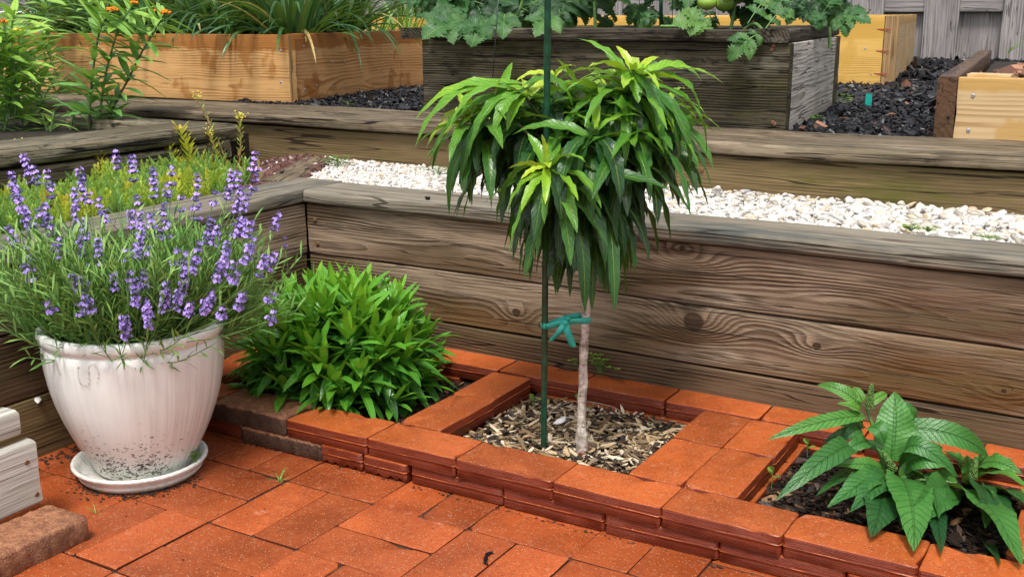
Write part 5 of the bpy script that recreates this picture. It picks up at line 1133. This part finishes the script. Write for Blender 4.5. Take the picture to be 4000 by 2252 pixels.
for (u, v, s, l) in ((2067, 315, .03, 'reddish bark chip on black mulch near the grey bed corner'), (2018, 322, .024, 'bark chip right at the foot of the grey bed corner'), (2280, 260, .022, 'orange-brown bark chip in the middle of the black mulch path'), (2245, 288, .026, 'frayed brown bark chip in front of the others on black mulch'), (2180, 228, .018, 'small bark chip near the yellow raised bed'), (2315, 168, .035, 'pale leaf-like chip near the fence foot')):
    bark_chip(l, at(u, v, 'z', .468), (s, s * .5, s * .2))
P = at(2183, 266, 'z', .462); mb = MB(); V = [P + RGT * a + np.array([0, 0, b]) + FWD * c_ for c_ in (0, .003) for a, b in ((-.012, 0), (.012, 0), (.011, .04), (-.01, .042))]; mb.add(V, [(0, 1, 2, 3), (7, 6, 5, 4), (0, 4, 5, 1), (1, 5, 6, 2), (2, 6, 7, 3), (3, 7, 4, 0)]); tag(mb.build('plastic_tag', TEAL, smooth=False, origin=P), 'little teal plastic tag standing in the black mulch', 'tag')
mb = MB(); P = at(1226, 1408, 'z', -.069)
for pp_ in ([(1238,1388),(1226,1392),(1222,1404),(1224,1418)], [(1226,1394),(1232,1390)], [(1222,1404),(1218,1415)]): tube(mb, curve([at(*p, 'z', -.069) for p in pp_], 12), np.linspace(.0028, .0018, 12), 6, bump=.3)
tag(mb.build('bark_twig', BMULCH, origin=P), 'curled black twig lying on the patio bricks, bottom centre', 'twig')
mb = MB(); P = at(1440, 1020, 'z', -.025)
tube(mb, curve([at(1400, 1026, 'z', -.03), at(1425, 1012, 'z', -.015), at(1470, 1008, 'z', -.01), at(1540, 1022, 'z', -.015), at(1562, 1036, 'z', -.025)], 16), .0011, 6); tag(mb.build('twig', flat('dry_twig', (.25, .19, .13)), origin=P), 'thin bent twig on the wood chips behind the trunk', 'twig')
mb = MB(); P = at(270, 1250, 'z', -.073)
for i in range(260):                                      # crumbs of soil and leaf litter
    a = rnd.uniform(3.3, 6.6); r = .108 + abs(rnd.gauss(0, .014)); q = np.array([SC[0] + r * math.cos(a), SC[1] + r * math.sin(a), -.0715]); s = rnd.uniform(.0008, .0028); mb.add(q + IV * np.array([s * 1.5, s, s * .7]), IF, tint=rnd.random() * .9)
for i in range(120):
    q = np.array([-.40 + abs(rnd.gauss(0, .03)), rnd.uniform(-.4, -.12), -.071]); s = rnd.uniform(.001, .004); mb.add(q + IV * np.array([s * 1.5, s, s * .7]), IF, tint=rnd.random() * .9)
for i in range(110):
    q = np.array([rnd.uniform(-.1, 1.4), -abs(rnd.gauss(0, .006)) - .002, -.0715]); s = rnd.uniform(.0008, .0022); mb.add(q + IV * np.array([s * 1.8, s, s * .7]), IF, tint=rnd.random())
for i in range(90):
    q = np.array([rnd.uniform(-.2, 1.1), rnd.uniform(-.5, -.01), -.0717]); s = rnd.uniform(.0006, .0016); mb.add(q + IV * np.array([s * 2, s, s * .5]), IF, tint=rnd.choice((.1, .95, 1., 1.)))
tag(mb.build('soil_crumbs', DMULCH), kind='stuff')

# ------------------------------------------------------------------ light
wd = bpy.data.worlds.new('World'); scene.world = wd; wd.use_nodes = True; nt = wd.node_tree; nt.nodes.clear()
sky = nt.nodes.new('ShaderNodeTexSky'); sky.sky_type = 'NISHITA'; sky.sun_disc = False; SUN_EL, SUN_AZ = R(62), R(160)
sky.sun_elevation = SUN_EL; sky.sun_rotation = SUN_AZ; sky.air_density = 1.0; sky.dust_density = 3.0
hs = nt.nodes.new('ShaderNodeHueSaturation'); hs.inputs['Saturation'].default_value = .25
bg = nt.nodes.new('ShaderNodeBackground'); bg.inputs[1].default_value = .10; ow = nt.nodes.new('ShaderNodeOutputWorld')
nt.links.new(sky.outputs[0], hs.inputs['Color']); nt.links.new(hs.outputs[0], bg.inputs[0]); nt.links.new(bg.outputs[0], ow.inputs[0])
sl = bpy.data.lights.new('sun', 'SUN'); sl.energy = 1.5; sl.angle = R(12); sl.color = (1, .97, .92); so = bpy.data.objects.new('sun', sl); COL.objects.link(so)
to = Vector((math.sin(SUN_AZ) * math.cos(SUN_EL), math.cos(SUN_AZ) * math.cos(SUN_EL), math.sin(SUN_EL)))
so.rotation_euler = to.to_track_quat('Z', 'Y').to_euler()
vs = scene.view_settings; vs.view_transform = 'Standard'; vs.look = 'None'; vs.exposure = 1.25; vs.gamma = 1
